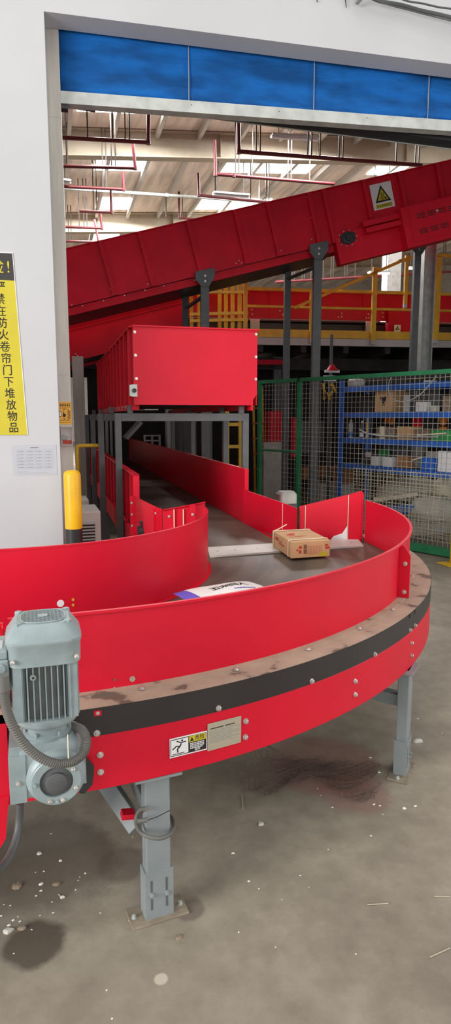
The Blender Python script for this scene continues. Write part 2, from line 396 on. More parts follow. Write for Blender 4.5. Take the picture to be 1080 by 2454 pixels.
for c_ in range(9): WF.quad(b, -.29+.03*c_, 1.245, -.2892+.03*c_, 1.377, .0012, .0016)
for r_ in range(6):
    for c_ in range(4): WF.quad(b, -.285+.06*c_, 1.252+.022*r_, -.24+.06*c_, 1.257+.022*r_, .0012, .0016)
WF.quad(b, -.29, 1.222, -.22, 1.224, .0012, .0016); WF.quad(b, -.29, 1.213, -.09, 1.215, .0012, .0016); b.use('ink'); WF.quad(b, -.2, 1.389, -.145, 1.392, .0012, .0016); b.build('printed_table', pp)
GF = Fr(wp(0, .184, 0), WD, UP)
st = thing('shutter_sticker', GF(.04, 1.55), 'orange instruction sticker on the grey shutter rail, above the clear switch box', 'sticker')
b = MB('stickor'); GF.poly(b, [(-.02, 1.548), (.077, 1.548), (.085, 1.556), (.085, 1.703), (.077, 1.711), (-.02, 1.711)], 0, .0012); b.build('backing', st)
b = MB('ink')
for q in ((0, 1.70, .082, 1.702), (0, 1.668, .079, 1.670), (0, 1.574, .079, 1.5755), (0, 1.562, .079, 1.564), (.055, 1.58, .0562, 1.664), (0, 1.662, .055, 1.6635), (0, 1.58, .055, 1.5815)): GF.quad(b, *q, .0012, .0018)
for i in range(6): GF.quad(b, .005+.0125*i, 1.678, .012+.0125*i, 1.693, .0012, .0018)
for i in range(9): GF.quad(b, .060, 1.65-.009*i, .066, 1.656-.009*i, .0012, .0018)
for i in range(7): GF.quad(b, .070, 1.643-.009*i, .076, 1.649-.009*i, .0012, .0018)
GF.quad(b, .0, 1.602, .013, 1.645, .0012, .0018); GF.poly(b, [(.024, 1.602), (.042, 1.602), (.045, 1.622), (.033, 1.628), (.031, 1.642), (.027, 1.642), (.026, 1.622), (.022, 1.618)], .0012, .0018)
GF.poly(b, [(.024, 1.652), (.042, 1.652), (.033, 1.661)], .0012, .0018); GF.poly(b, [(.024, 1.592), (.033, 1.583), (.042, 1.592)], .0012, .0018)
b.use('paper'); GF.quad(b, .003, 1.608, .010, 1.639, .0018, .0022); b.build('printing', st)
sw = thing('switch_box', GF(.04, 1.39), 'clear plastic switch box on the grey shutter rail, under the orange sticker', 'switch box')
b = MB('plastic'); GF.quad(b, .004, 1.396, .088, 1.534, 0, .006); b.build('back_plate', sw)
b = MB('plastic')
for q in ((.004, 1.396, .009, 1.534), (.083, 1.396, .088, 1.534), (.004, 1.396, .088, 1.402), (.004, 1.528, .088, 1.534)): GF.quad(b, *q, .006, .03)
b.build('frame', sw)
b = MB('zinc'); b.tube([GF(.03+.016*math.cos(a*PI/10), 1.462+.016*math.sin(a*PI/10), .02) for a in range(11)], .003, 8); b.build('padlock_shackle', sw)
b = MB('grey'); GF.quad(b, .012, 1.44, .048, 1.464, .008, .026); b.build('padlock_body', sw)
b = MB('inkred'); GF.quad(b, .018, 1.408, .078, 1.434, .006, .012); b.build('red_label', sw)

cb = MB('hoseb')
CF = Fr(wp(0, -.10, 0), WD, UP)
def wallcable(pts, r, name, label, o=0.):
    pp_ = [onplane(x, y, W0, WD, -.05-.004*i-o) for i, (x, y) in enumerate(pts)]
    tag(MB('hoseb').tube(smooth_path(pp_, 6), r, 8).build(name), label, 'cable', 'black cables strung along the top of the wall')
def smooth_path(P, k=8):
    P = [V(p) for p in P]; out = []
    for i in range(len(P)-1):
        a = P[max(i-1, 0)]; b_ = P[i]; c = P[i+1]; d = P[min(i+2, len(P)-1)]
        for j in range(k):
            t = j/k; out.append(.5*((2*b_)+(c-a)*t+(2*a-5*b_+4*c-d)*t*t+(3*b_-a-3*c+d)*t**3))
    return out+[P[-1]]
wallcable([(840, -38), (900, -1), (960, 12), (1010, 26), (1060, 37), (1140, 58)], .013, 'power_cable', 'thickest black cable sagging along the top of the white wall, upper right')
wallcable([(850, -40), (905, 2), (985, 26), (1080, 50), (1140, 66)], .004, 'power_cable', 'thin lowest black cable sagging below the thick one on the white wall', .04)
wallcable([(900, -32), (968, 0), (1010, 8), (1050, 17), (1080, 21), (1150, 30)], .006, 'power_cable', 'upper black cable in the very top right corner of the wall', .08)
tag(MB('grey').bar(onplane(853, 9, W0, WD, -.03), onplane(885, -26, W0, WD, -.12), .03, .012).build('cable_bracket'), 'grey flat metal strut at the top of the white wall above the doorway', 'bracket')
for pts, lab in ((((760, 5), (755, -20)), 'left one of two short loose wires hanging at the top of the wall'), (((829, 18), (826, -15)), 'right one of two short loose wires hanging at the top of the wall')):
    tag(MB('ink').tube([onplane(x, y, W0, WD, -.02) for x, y in pts], .003, 6).build('loose_wire'), lab, 'wire')

# ---------------------------------------------------------------- bollard
bo = thing('bollard', (.262, 4.5, 0), 'yellow and black steel bollard with domed top beside the door jamb', 'bollard')
zb = (EYE+ray(171, 1266)*(4.5/ray(171, 1266).y)).z
MB('blackp').lathe((.262, 4.5, 0), [(.0575, 0), (.0575, zb)], 36).build('black_band', bo)
MB('yellow').lathe((.262, 4.5, 0), [(.0578, zb), (.0578, 1.205), (.055, 1.222), (.047, 1.236), (.03, 1.244), (0, 1.246)], 36).build('yellow_post', bo)

# ---------------------------------------------------------------- curved belt conveyor
C = (.045, 4.15); RS = 2.33; RG = 2.215; RI = 1.06; LD = -.085; C2 = (-.088, 3.85); RJ = 1.09
cv = thing('curved_belt_conveyor', (1.3, 2.6, 0), 'red ninety degree curved belt conveyor on grey legs in the foreground', 'conveyor')
MB('red').arc(C, [(RS-.05, .50), (RS, .50), (RS, .672), (RS-.05, .672)], -90, 0, 90, lead=LD).build('outer_skirt', cv, .002)
MB('black').arc(C, [(RS-.02, .672), (RS+.001, .672), (RS+.001, .758), (RS-.02, .758)], -90, 0, 90, lead=LD).build('black_band', cv)
def dusty():
    m = mat('dusty_flange', (158, 140, 122), .8, var=.12, scale=5); nt = m.node_tree; L = nt.links.new
    b_ = nt.nodes['Principled BSDF']; tc = nd(nt, 'ShaderNodeTexCoord'); n = nd(nt, 'ShaderNodeTexNoise'); n.inputs['Scale'].default_value = 8; n.inputs['Detail'].default_value = 9
    L(tc.outputs['Object'], n.inputs['Vector']); r = nd(nt, 'ShaderNodeValToRGB'); e = r.color_ramp.elements
    e[0].position = .36; e[0].color = lin((104, 90, 78)); e[1].position = .40; e[1].color = lin((160, 142, 124)); x = r.color_ramp.elements.new(.66); x.color = lin((176, 158, 138)); y = r.color_ramp.elements.new(.74); y.color = lin((170, 142, 124))
    L(n.outputs['Fac'], r.inputs['Fac']); L(r.outputs['Color'], b_.inputs['Base Color']); return m
M['dusty'] = dusty(); M['plate'] = mat('dusty_plate', (140, 128, 110), .85, var=.2, scale=20)
MB('dusty').arc(C, [(RG-.001, .746), (RS-.001, .746), (RS-.001, .7585), (RG-.001, .7585)], -90, 0, 90, lead=LD).build('top_flange', cv)
# guards
def guard(a0, a1, lead=None):
    return MB('red').arc(C, [(RG-.004, .722), (RG, .722), (RG, 1.010), (RG+.010, 1.010), (RG+.010, 1.018), (RG-.004, 1.018)], a0, a1, 60, lead=lead)
AJ = -44.3
g1 = guard(-90, AJ, LD).build('outer_guard', cv); g2 = guard(AJ+.05, -2.2).build('outer_guard', cv)
for g_, a0, a1, ld in ((g1, -90, AJ, LD), (g2, AJ+.05, -2.2, None)):
    MB('dusty').arc(C, [(RG, .7585), (RG+.034, .7585), (RG+.034, .762), (RG, .762)], a0, a1, 50, lead=ld).build('foot_flange', g_)
def radial(a): return V((math.cos(R(a)), math.sin(R(a)), 0))
def cp(r, a, z): return V((C[0], C[1], z))+radial(a)*r
def tabplate(par, a, da):
    rd = radial(a); tg = V((-rd.y, rd.x, 0)); 
    p_ = MB('red').prism([cp(RG, a, .762), cp(RG+.05, a, .762), cp(RG+.05, a, .965), cp(RG+.022, a, 1.01), cp(RG, a, 1.01)], tg*da)
    return p_.build('joint_plate', par, .001)
tabplate(g1, AJ, -.004); tabplate(g2, AJ+.05, .004)
rd = radial(AJ); tg = V((-rd.y, rd.x, 0))
for z in (.79, .925): MB('zinc').bolt(cp(RG+.028, AJ, z)-tg*.004, -tg, .010, .009).build('joint_bolt', g1)
# foot-flange bolts and skirt bolts where the photograph shows them
for x, y in ((340, 1650), (565, 1605), (738, 1556), (860, 1506), (940, 1461)):
    q = atz(x, y, .762); MB('zinc').bolt(q, UP, .010, .007).build('flange_bolt', cv)
for a in (-33, -24, -15, -7): MB('zinc').bolt(cp(RG+.02, a, .762), UP, .009, .007).build('flange_bolt', cv)
for x, y in ((523, 1697), (746, 1632), (897, 1568), (981, 1510), (993, 1499), (588, 1728), (587, 1766), (850, 1632), (850, 1664), (985, 1541), (985, 1571), (232, 1757), (240, 1809), (241, 1850)):
    q = oncyl(x, y, C, RS+.001); n = V((q.x-C[0], q.y-C[1], 0)) if q.x > C[0] else V((0, -1, 0)); MB('zinc').bolt(q, n, .0088, .009).build('skirt_bolt', cv)
for a in (-25.5, -24.3, -23.5):
    pass
for a, zs in ((-21, (.735, .70, .66)), (-6, (.70, .61, .57))):
    for z in zs: MB('zinc').bolt(cp(RS+.001, a, z), radial(a), .009, .009).build('skirt_bolt', cv)
for x, y in ((981, 1476), (993, 1466)):
    q = oncyl(x, y, C, RS+.001); n = radial(math.degrees(math.atan2(q.y-C[1], q.x-C[0]))); t_ = V((-n.y, n.x, 0))
    MB('ink').obox(q, t_*.005, UP*.008, n*.002).build('slot', cv)
q = oncyl(234, 1709, C, RS+.001); e_ = MB('red'); e_.box((q.x-.011, q.y-.0015, q.z-.008), (q.x+.011, q.y+.002, q.z+.008)); e_.build('red_tab', cv); MB('zinc').bolt(q, (0, -1, 0), .005, .005).build('tab_screw', cv)
for x, y, r_ in ((317, 1627, .0095), (275, 1629, .004), (274, 1649, .004)):
    q = onplane(x, y, V((0, C[1]-RG-.0005, 0)), V((1, 0, 0))) if x < 200 else oncyl(x, y, C, RG+.0005); n = V((q.x-C[0], q.y-C[1], 0)).normalized()
    MB('dusty').tube([q, q+n*.0012], r_, 18).build('hole_plug', g1)
# inner guard, facing the camera
gi_ = MB('red').arc(C2, [(RJ-.004, .716), (RJ, .716), (RJ, 1.056), (RJ+.002, 1.056), (RJ+.002, 1.064), (RJ-.012, 1.064), (RJ-.012, 1.058), (RJ-.004, 1.058)], -90, -3, 70, lead=-.152)
ig = gi_.build('inner_guard', cv)
MB('red').arc(C2, [(RJ, .7205), (RJ+.02, .7205), (RJ+.02, .725), (RJ, .725)], -90, -3, 70, lead=-.152).build('foot_flange', ig)
for x, y, r_, mm in ((145, 1446, .0155, 'paper'), (175, 1437, .0062, 'stickor'), (175, 1450, .0062, 'stickor')):
    q = oncyl_in = None
    d = ray(x, y); ox, oy = -C2[0], -C2[1]; a_ = d.x**2+d.y**2; b_ = 2*(ox*d.x+oy*d.y); k_ = ox*ox+oy*oy-(RJ+.0005)**2
    t = (-b_-math.sqrt(b_*b_-4*a_*k_))/(2*a_); q = EYE+d*t; n = V((q.x-C2[0], q.y-C2[1], 0)).normalized()
    MB(mm).tube([q, q+n*.001], r_, 20).build('guard_hole', ig)
# belt, with scuff rings worn around the bend
def worn():
    m = mat('worn_belt', (102, 93, 82), .5, var=.2, scale=3); nt = m.node_tree; L = nt.links.new; b_ = nt.nodes['Principled BSDF']
    tc = nd(nt, 'ShaderNodeTexCoord'); di = nd(nt, 'ShaderNodeVectorMath', operation='DISTANCE'); L(tc.outputs['Object'], di.inputs[0]); di.inputs[1].default_value = (C[0]-1.3, C[1]-2.6, .71)
    n = nd(nt, 'ShaderNodeTexNoise', noise_dimensions='1D'); L(di.outputs['Value'], n.inputs['W']); n.inputs['Scale'].default_value = 9; n.inputs['Detail'].default_value = 5
    r = nd(nt, 'ShaderNodeValToRGB'); e = r.color_ramp.elements; e[0].position = .35; e[0].color = (.62, .62, .62, 1); e[1].position = .6; e[1].color = (1.08, 1.06, 1.02, 1); L(n.outputs['Fac'], r.inputs['Fac'])
    old = b_.inputs['Base Color'].links[0].from_socket; x = nd(nt, 'ShaderNodeMix', data_type='RGBA', blend_type='MULTIPLY'); x.inputs[0].default_value = .8
    L(old, x.inputs[6]); L(r.outputs['Color'], x.inputs[7]); L(x.outputs[2], b_.inputs['Base Color']); return m
M['worn'] = worn()
MB('worn').arc(C, [(RI-.02, .70), (RG-.003, .70), (RG-.003, .72), (RI-.02, .72)], -90, -1, 80, lead=LD+.01).build('belt', cv)
MB('red').arc(C, [(RI-.05, .50), (RI-.045, .50), (RI-.045, .70), (RI-.05, .70)], -90, 0, 50, lead=LD+.01).build('inner_skirt', cv)
MB('dgrey').arc(C, [(RI-.045, .52), (RS-.05, .52), (RS-.05, .526), (RI-.045, .526)], -90, 0, 50, lead=LD+.01).build('under_tray', cv)
# legs
def leg(cx, cy, ang, detail=True):
    u = head(ang); v = V((-u.y, u.x, 0)); c = V((cx, cy, 0))
    L_ = MB('grey').obox(c+UP*.33, u*.0405, v*.0245, UP*.17).build('leg', cv, .004)
    s_ = MB('grey').obox(c+UP*.085, u*.047, v*.0285, UP*.085)
    s_.use('dgrey')
    for k in (-.026, .024): s_.obox(c+u*k-v*.0288+UP*.115, u*.0036, v*.0006, UP*.028); s_.obox(c+u*k-v*.0288+UP*.06, u*.0036, v*.0006, UP*.02)
    s_.build('foot_sleeve', L_, .004)
    for k, z in ((-.026, .094), (.024, .088)): MB('grey').bolt(c+u*k-v*.0285+UP*z, -v, .0085, .008).build('adjusting_bolt', L_)
    b = MB('plate').obox(c+UP*.004, u*.095, v*.045, UP*.004); b.build('base_plate', L_, .002)
    for k in (-.078, .078): MB('galv').bolt(c+u*k+UP*.008, UP, .008, .01).build('anchor_bolt', L_)
    p_ = MB('grey').obox(c+UP*.496, u*.075, v*.045, UP*.004); p_.build('top_plate', L_)
    return L_
l1 = leg(.333, 1.882, 6); l2 = leg(1.557, 2.40, 46)
leg(.25, 2.99, 5); leg(.83, 3.36, 45); leg(2.29, 3.95, 88); leg(1.1, 4.2, 88)
br = MB('grey'); a_ = atz(328, 1985, .27); a_ = at(330, 1985, 1.98); b_ = at(252, 1872, 2.12)
br.bar(a_, b_, .055, .05, (0, 1, 0)); br.build('diagonal_brace', cv, .003)
MB('red').obox(at(306, 1951, 1.955), V((.021, .0, -.002)), V((0, .02, 0)), V((0.002, 0, .009))).build('brace_end_cap', cv, .002)
b = MB('grey'); b.bar(V((1.565, 2.43, .335)), V((.85, 3.33, .335)), .05, .055); b.build('cross_beam', cv, .003)
b = MB('grey'); b.bar(V((.33, 1.92, .335)), V((.25, 2.95, .335)), .05, .055); b.build('cross_beam', cv, .003)
b = MB('zinc')
# rope net edge and stickers on the skirt
q0 = oncyl(406, 1817, C, RS+.0015); q1 = oncyl(495, 1795, C, RS+.0015); 
qt = oncyl(406, 1771, C, RS+.0015)
SF = Fr(q0, q1-q0, UP); wS = (q1-q0).length; hS = .058
q2 = oncyl(495, 1800, C, RS+.0015); 
SFo = SF(0, 0, .002); SF = Fr(SFo, q1-q0, UP)
hS = (qt-q0).length
dg = MB('paper'); SF.quad(dg, 0, 0, wS, hS, -.001, .0008); dg.use('ink'); SF.quad(dg, wS*.02, hS*.06, wS*.98, hS*.94, .0008, .001); dg.use('paper'); SF.quad(dg, wS*.035, hS*.1, wS*.49, hS*.9, .001, .0013)
dg.use('syellow'); SF.quad(dg, wS*.51, hS*.60, wS*.965, hS*.92, .001, .0013)
def mancol(mb):
    S = lambda a, b: (wS*a, hS*b)
    SF.line(mb, [S(.07, .16), S(.38, .16)], hS*.035, .0013, .0017)
    SF.line(mb, [S(.21, .22), S(.20, .40), S(.27, .52), S(.30, .66)], hS*.07, .0013, .0017)
    SF.line(mb, [S(.27, .52), S(.17, .56), S(.07, .42)], hS*.06, .0013, .0017)
    SF.line(mb, [S(.18, .82), S(.30, .70), S(.43, .72)], hS*.05, .0013, .0017)
    c = S(.325, .8); SF.poly(mb, [(c[0]+hS*.055*math.cos(k*PI/8), c[1]+hS*.055*math.sin(k*PI/8)) for k in range(16)], .0013, .0017)
dg.use('ink'); mancol(dg); SF.poly(dg, [(wS*.535, hS*.65), (wS*.635, hS*.65), (wS*.585, hS*.87)], .0013, .0016)
dg.use('paper')
random.seed(3)
for r_ in range(4):
    for k in range(9 if r_ < 3 else 8): SF.quad(dg, wS*(.54+.043*k), hS*(.495-.085*r_), wS*(.54+.043*k+.031), hS*(.495-.085*r_+.055), .001, .0013)
sk = dg.build('danger_label', cv); sk['label'] = 'black, white and yellow danger sticker with a falling man'
text(SF, wS*.80, hS*.765, '危险', hS*.26, M['ink'], .0014, 'lettering', sk, 0, 1.)
text(SF, wS*.74, hS*.155, '避开', hS*.16, M['paper'], .0012, 'lettering', sk, 0, 1.)
q0 = oncyl(496, 1800, C, RS+.0015); q1 = oncyl(576, 1778, C, RS+.0015); qt = oncyl(496, 1735, C, RS+.0015)
PF = Fr(q0, q1-q0, UP); PF = Fr(PF(0, 0, .002), q1-q0, UP); wP = (q1-q0).length; hP = (qt-q0).length
gl = MB('grate'); PF.quad(gl, 0, 0, wP, hP, -.001, .0008); gl.use('ink')
for k in range(22):
    if k != 12: PF.quad(gl, wP*(.08+.033*k), hP*.775, wP*(.08+.033*k+.026), hP*.815, .0008, .0011)
gl.use('grey')
for r_ in range(7):
    for k in range(38):
        if random.random() < .93 and not (r_ in (1, 4, 6) and k > 28): PF.quad(gl, wP*(.06+.0235*k), hP*(.68-.068*r_), wP*(.06+.0235*k+.017), hP*(.68-.068*r_+.026), .0008, .001)
gl = gl.build('instruction_plate', cv); gl['label'] = 'grey metal plate with rows of tiny text'
# ---------------------------------------------------------------- next conveyor section at the left edge
ex = thing('exit_conveyor', (-.6, 3, 0), 'red straight conveyor section cut off by the left edge, behind the motor', 'conveyor')
x0, x1 = -1.6, LD-.012; yo = C[1]-RS; yg = C[1]-RG; yi = C2[1]-RJ
MB('red').box((x0, yo, .50), (x1, yo+.04, .756)).build('outer_skirt', ex)
MB('dusty').box((x0, yo, .748), (x1, yg, .756)).build('top_flange', ex)
b = MB('red').box((x0, yg-.002, .72), (x1, yg+.003, 1.005)); b.box((x0, yg-.010, .995), (x1, yg+.003, 1.006)); b.box((x1-.004, yg-.05, .757), (x1, yg, 1.004)); b.build('outer_guard', ex)
b = MB('red').box((x0, yi, .72), (-.1525, yi+.004, 1.058)); b.box((x0, yi-.002, 1.054), (-.1525, yi+.012, 1.062)); b.build('inner_guard', ex)
MB('darkbelt').box((x0, yg+.004, .70), (x1, yi, .719)).build('belt', ex)
MB('zinc').bolt((x1-.02, yg-.003, .95), (0, -1, 0), .009, .009).build('guard_bolt', ex)
MB('dgrey').box((x0, yo+.04, .55), (x1, yi, .556)).build('under_tray', ex)
b = MB('grey').obox((-.9, yo+.08, .275), V((.04, 0, 0)), V((0, .05, 0)), UP*.275); b.build('leg', ex, .004)
b = MB('grey').obox((-.9, yi-.05, .275), V((.04, 0, 0)), V((0, .05, 0)), UP*.275); b.build('leg', ex, .004)
b = MB('red').prism([(-.32, yo-.005, .53), (-.10, yo-.005, .53), (-.115, yo-.005, .40), (-.14, yo-.005, .36), (-.32, yo-.005, .36)], (0, .006, 0)); b.build('drive_cover', ex)

# ---------------------------------------------------------------- gear motor
mo = thing('gear_motor', (.012, 1.69, .60), 'grey green electric gear motor standing upright against the red conveyor, left foreground', 'motor')
mx, my = .012, 1.695
f = MB('motor')
f.loft([((mx, my, .985), .0905, .0905, 5), ((mx, my, 1.035), .0915, .0915, 5), ((mx, my, 1.040), .094, .094, 5.2), ((mx, my, 1.050), .094, .094, 5.2), ((mx, my, 1.055), .091, .091, 4.8), ((mx, my, 1.083), .072, .072, 4.6), ((mx, my, 1.087), .066, .066, 4.4)], 64)
fc = f.build('fan_cover', mo)
gr = MB('ink').loft([((mx, my, 1.0872), .054, .054, 3.2), ((mx, my, 1.0876), .054, .054, 3.2)], 40, False); go_ = gr.build('grille_recess', fc)
gb = MB('motor')
def inell(a, h): return h*(1-abs(a/h)**3.2)**(1/3.2)
for k in range(-5, 6):
    a = k*.0098; h = inell(a, .0545)
    gb.box((mx+a-.0014, my-h, 1.0876), (mx+a+.0014, my+h, 1.0894)); gb.box((mx-h, my+a-.0014, 1.0876), (mx+h, my+a+.0014, 1.0894))
gb.tube([(mx+math.copysign(abs(math.cos(t))**(2/3.2), math.cos(t))*.0545, my+math.copysign(abs(math.sin(t))**(2/3.2), math.sin(t))*.0555, 1.0882) for t in [2*PI*i/40 for i in range(41)]], .0022, 6)
gb.lathe((mx, my, 1.0885), [(.013, 0), (.013, .0025), (.011, .003)], 20)
gb.build('grille', fc)
for sx in (-1, 1):
    for sy in (-1, 1): MB('motor').obox((mx+sx*.061, my+sy*.052, 1.086), V((.006, .004*sx*sy, 0)), V((-.004*sx*sy, .006, 0)), UP*.005).build('cover_lug', fc, .001)
    MB('zinc').bolt((mx+sx*.077, my-.0895, 1.003), (0, -1, 0), .006, .007).build('cover_screw', fc)
core = MB('finshade').loft([((mx, my, .835), .066, .066, 3.4), ((mx, my, .988), .066, .066, 3.4)], 48)
hs = core.build('housing', mo)
fn = MB('motor'); hw = .082
for k in range(-4, 5):
    a = k*.0148; 
    for s_ in (-1, 1):
        fn.box((mx+a-.0016, min(my+s_*.05, my+s_*hw), .838), (mx+a+.0016, max(my+s_*.05, my+s_*hw), .986))
        fn.box((min(mx+s_*.05, mx+s_*hw), my+a-.0016, .838), (max(mx+s_*.05, mx+s_*hw), my+a+.0016, .986))
for sx in (-1, 1):
    for sy in (-1, 1): fn.obox((mx+sx*.066, my+sy*.066, .912), V((.012, 0, 0)), V((0, .012, 0)), UP*.074)
fn.build('cooling_fins', hs)
eb = MB('motor').lathe((mx-.030, my-.0835, .957), [(.0075, 0), (.0075, .004)], 18, (0, -1, 0)); eb.use('ink'); eb.lathe((mx-.030, my-.0876, .957), [(.003, 0), (.003, .0006)], 12, (0, -1, 0)); eb.build('fin_boss', hs)
MB('motor').lathe((mx, my, .806), [(.070, 0), (.080, .006), (.084, .014), (.084, .028), (.074, .033)], 48).build('end_shield', mo)
nk = MB('motor').loft([((mx, my, .770), .062, .062, 2), ((mx, my, .778), .064, .064, 2), ((mx, my, .783), .050, .050, 3), ((mx, my, .808), .054, .054, 3)], 40); nk = nk.build('neck', mo)
for a in (-60, -120, -10, -170): MB('motor').bolt((mx+.058*math.cos(R(a)), my+.058*math.sin(R(a)), .776), UP, .006, .014).build('neck_bolt', nk)
gx = MB('motor')
gx.loft([((mx-.004, my+.01, .618), .082, .066, 7), ((mx-.004, my+.01, .628), .087, .070, 7), ((mx-.004, my+.01, .752), .087, .070, 7), ((mx, my+.005, .772), .066, .062, 3)], 56)
gx.box((mx-.10, my-.063, .612), (mx-.058, my+.06, .742)); gx.box((mx+.066, my-.05, .632), (mx+.094, my+.06, .735)); gx.box((mx-.098, my-.058, .735), (mx-.03, my+.05, .765))
gb_ = gx.build('gearbox', mo, .004)
fx, fz = mx+.016, .671
fl = MB('motor').lathe((fx, my-.052, fz), [(.078, 0), (.073, .018), (.064, .026), (.0635, .036), (.0615, .038), (.042, .038), (.041, .030)], 56, (0, -1, 0)).build('output_flange', gb_)
cd = MB('hoseb').lathe((fx, my-.078, fz), [(.0415, 0), (.0415, .006), (.029, .009), (.027, .010), (.027, .018), (.024, .020), (0, .0205)], 44, (0, -1, 0)).build('shaft_cap', gb_); cd['label'] = 'dark brown round shaft cap'
for a in (-75, -110, -25, 35, 75, 110, 180, -90): MB('zinc' if a in (-75, -110, -25, 35) else 'motor').bolt((fx+.0525*math.cos(R(a)), my-.0895, fz+.0525*math.sin(R(a))), (0, -1, 0), .0058, .006).build('flange_bolt', gb_)
MB('zinc').bolt((mx-.078, my-.064, .668), (0, -1, 0), .006, .004).build('drain_plug', gb_)
tbx = MB('motor'); tbx.box((mx-.175, my-.075, .935), (mx-.086, my+.06, 1.005)); tbx.box((mx-.172, my-.07, 1.005), (mx-.088, my+.055, 1.028))
tb = tbx.build('terminal_box', mo, .004)
MB('finshade').box((mx-.095, my-.045, .915), (mx-.06, my+.045, 1.02)).build('box_neck', tb)
MB('motor').lathe((mx-.105, my-.075, .985), [(.012, 0), (.012, .004), (.010, .006)], 20, (0, -1, 0)).build('blind_plug', tb)
MB('ink').lathe((mx-.104, my-.0752, .952), [(.011, 0), (.011, .001)], 20, (0, -1, 0)).build('cable_hole', tb)
b = MB('lgrey').obox((mx-.135, my-.02, 1.0285), V((.034, 0, 0)), V((0, .03, 0)), UP*.001); b.build('type_plate', tb)
# flexible hose from the terminal box, looped under the motor
hp_ = smooth_path([at(9, 1642, 1.56), at(11, 1675, 1.56), at(22, 1720, 1.565), at(48, 1770, 1.57), at(85, 1808, 1.575), at(130, 1829, 1.58), at(172, 1826, 1.585), at(199, 1806, 1.60), at(207, 1778, 1.62), at(199, 1753, 1.65), at(180, 1742, 1.69), at(160, 1742, 1.73)], 18)
dense = []; 
for i in range(len(hp_)-1): dense += [hp_[i], (hp_[i]+hp_[i+1])/2]
ho = thing('flexible_hose', tuple(at(48, 1770, 1.57)), 'ribbed grey cable hose looping from the motor terminal box across the gearbox', 'hose')
MB('hose').tube(dense, .011, 12, rad=[.0122 if i % 4 < 2 else .0098 for i in range(len(dense))]).build('corrugated_sleeve', ho)
MB('hose').tube([at(6, 1618, 1.562), at(8, 1655, 1.562)], .0145, 16).build('gland', ho)
MB('strap').tube(smooth_path([at(162, 1760, 1.60), at(163, 1800, 1.585), at(164, 1818, 1.57)], 4), .0012, 6).build('cable_tie', ho)
lo = smooth_path([at(48, 1925, 1.72), at(46, 1965, 1.72), at(40, 2005, 1.70), at(26, 2045, 1.66), at(2, 2080, 1.60), at(-40, 2110, 1.5), V((-.26, 1.44, .16)), V((-.38, 1.40, .02)), V((-.55, 1.40, .0115))], 8)
tag(MB('hoseb').tube(lo, .0105, 12).build('cable_conduit'), 'dark thick conduit dropping from the motor gearbox to the left edge', 'conduit')
cl = [at(352, 1938, 1.84), at(335, 1942, 1.88), at(326, 1962, 1.89), at(330, 1985, 1.86), at(348, 2002, 1.82), at(378, 2009, 1.81), at(404, 2001, 1.83), at(416, 1982, 1.88), at(412, 1962, 1.94), at(398, 1952, 1.99), at(370, 1950, 2.01)]
lh = thing('leg_hose', tuple(at(370, 2005, 1.82)), 'grey hose coiled and tied around the front conveyor leg', 'hose')
MB('hose').tube(smooth_path(cl, 10), .0068, 10).build('coil', lh)
MB('hose').cyl(at(328, 1968, 1.835), at(352, 1965, 1.835), .0072).build('plug', lh)
MB('ink').tube([at(350, 1967, 1.83), at(375, 1958, 1.835), at(407, 1942, 1.84)], .0013, 6).build('tie_wire', lh)
# adjusting screw and dark bracket right of the gearbox
q = at(228, 1784, 1.84); b = MB('zinc'); b.cyl(q+V((-.03, 0, 0)), q+V((.015, 0, 0)), .0055); b.tube([q+V((.015, 0, 0)), q+V((.028, 0, 0))], .0095, 8); b.build('adjusting_screw', cv)
MB('blackp').prism([at(206, 1815, 1.80), at(226, 1838, 1.80), at(222, 1880, 1.80), at(203, 1902, 1.80), at(190, 1902, 1.80), at(190, 1815, 1.80)], (0, .01, 0)).build('torque_arm', mo)

# ---------------------------------------------------------------- straight conveyor into the hall
SX = head(-1.8); SY = V((-SX.y, SX.x, 0))
def sp(x, y, z): return SX*x+SY*y+UP*z            # x across (.0 = through eye), y along
def sl(p): return (V(p).dot(SX), V(p).dot(SY))
xr = sl((1.70, 5.108, 0))[0]; xl = sl((.80, 5.05, 0))[0]; yr = sl((1.70, 5.108, 0))[1]
stc = thing('straight_belt_conveyor', tuple(sp((xl+xr)/2, 6, 0)), 'red straight belt conveyor running from the curve back into the hall under the box', 'conveyor')
def sbox(mb, x0, x1, y0, y1, z0, z1): return mb.hexa([sp(x0, y0, z0), sp(x1, y0, z0), sp(x1, y1, z0), sp(x0, y1, z0), sp(x0, y0, z1), sp(x1, y0, z1), sp(x1, y1, z1), sp(x0, y1, z1)])
YE = 13.6
b = MB('darkbelt'); sbox(b, xl+.01, xr-.005, 4.1, YE, .69, .719); b.build('belt', stc)
b = MB('red'); sbox(b, xr, xr+.035, yr, YE, .70, 1.174); o = b.build('right_wall', stc, .002)
b = MB('red')
sbox(b, xl-.004, xl, 5.0, YE, .70, 1.165); sbox(b, xl-.05, xl, 5.0, YE, 1.150, 1.165); sbox(b, xl-.05, xl, 5.0, 5.006, .71, 1.165)
for i in range(22):
    y = 5.25+.36*i; sbox(b, xl-.045, xl-.004, y, y+.05, .72, 1.15)
b.build('left_wall', stc)
A, B_ = V((1.845, 4.30, 0)), V((1.69, 5.108, 0))
def panel(mb, pts, th=.004):              # top outline list of (x,y,ztop,zbot) as one folded sheet
    for (a, b_) in zip(pts, pts[1:]):
        d = V((b_[0]-a[0], b_[1]-a[1], 0)).normalized(); n = V((d.y, -d.x, 0))*th
        P = [V((a[0], a[1], a[3])), V((b_[0], b_[1], b_[3])), V((b_[0], b_[1], b_[2])), V((a[0], a[1], a[2]))]; mb.prism(P, n)
    return mb
b = panel(MB('red'), [(1.688, 5.10, 1.005, .70), (1.80, 4.50, .965, .70), (1.838, 4.31, .945, .70)]); b.build('side_guard', stc)
b = MB('pale'); 
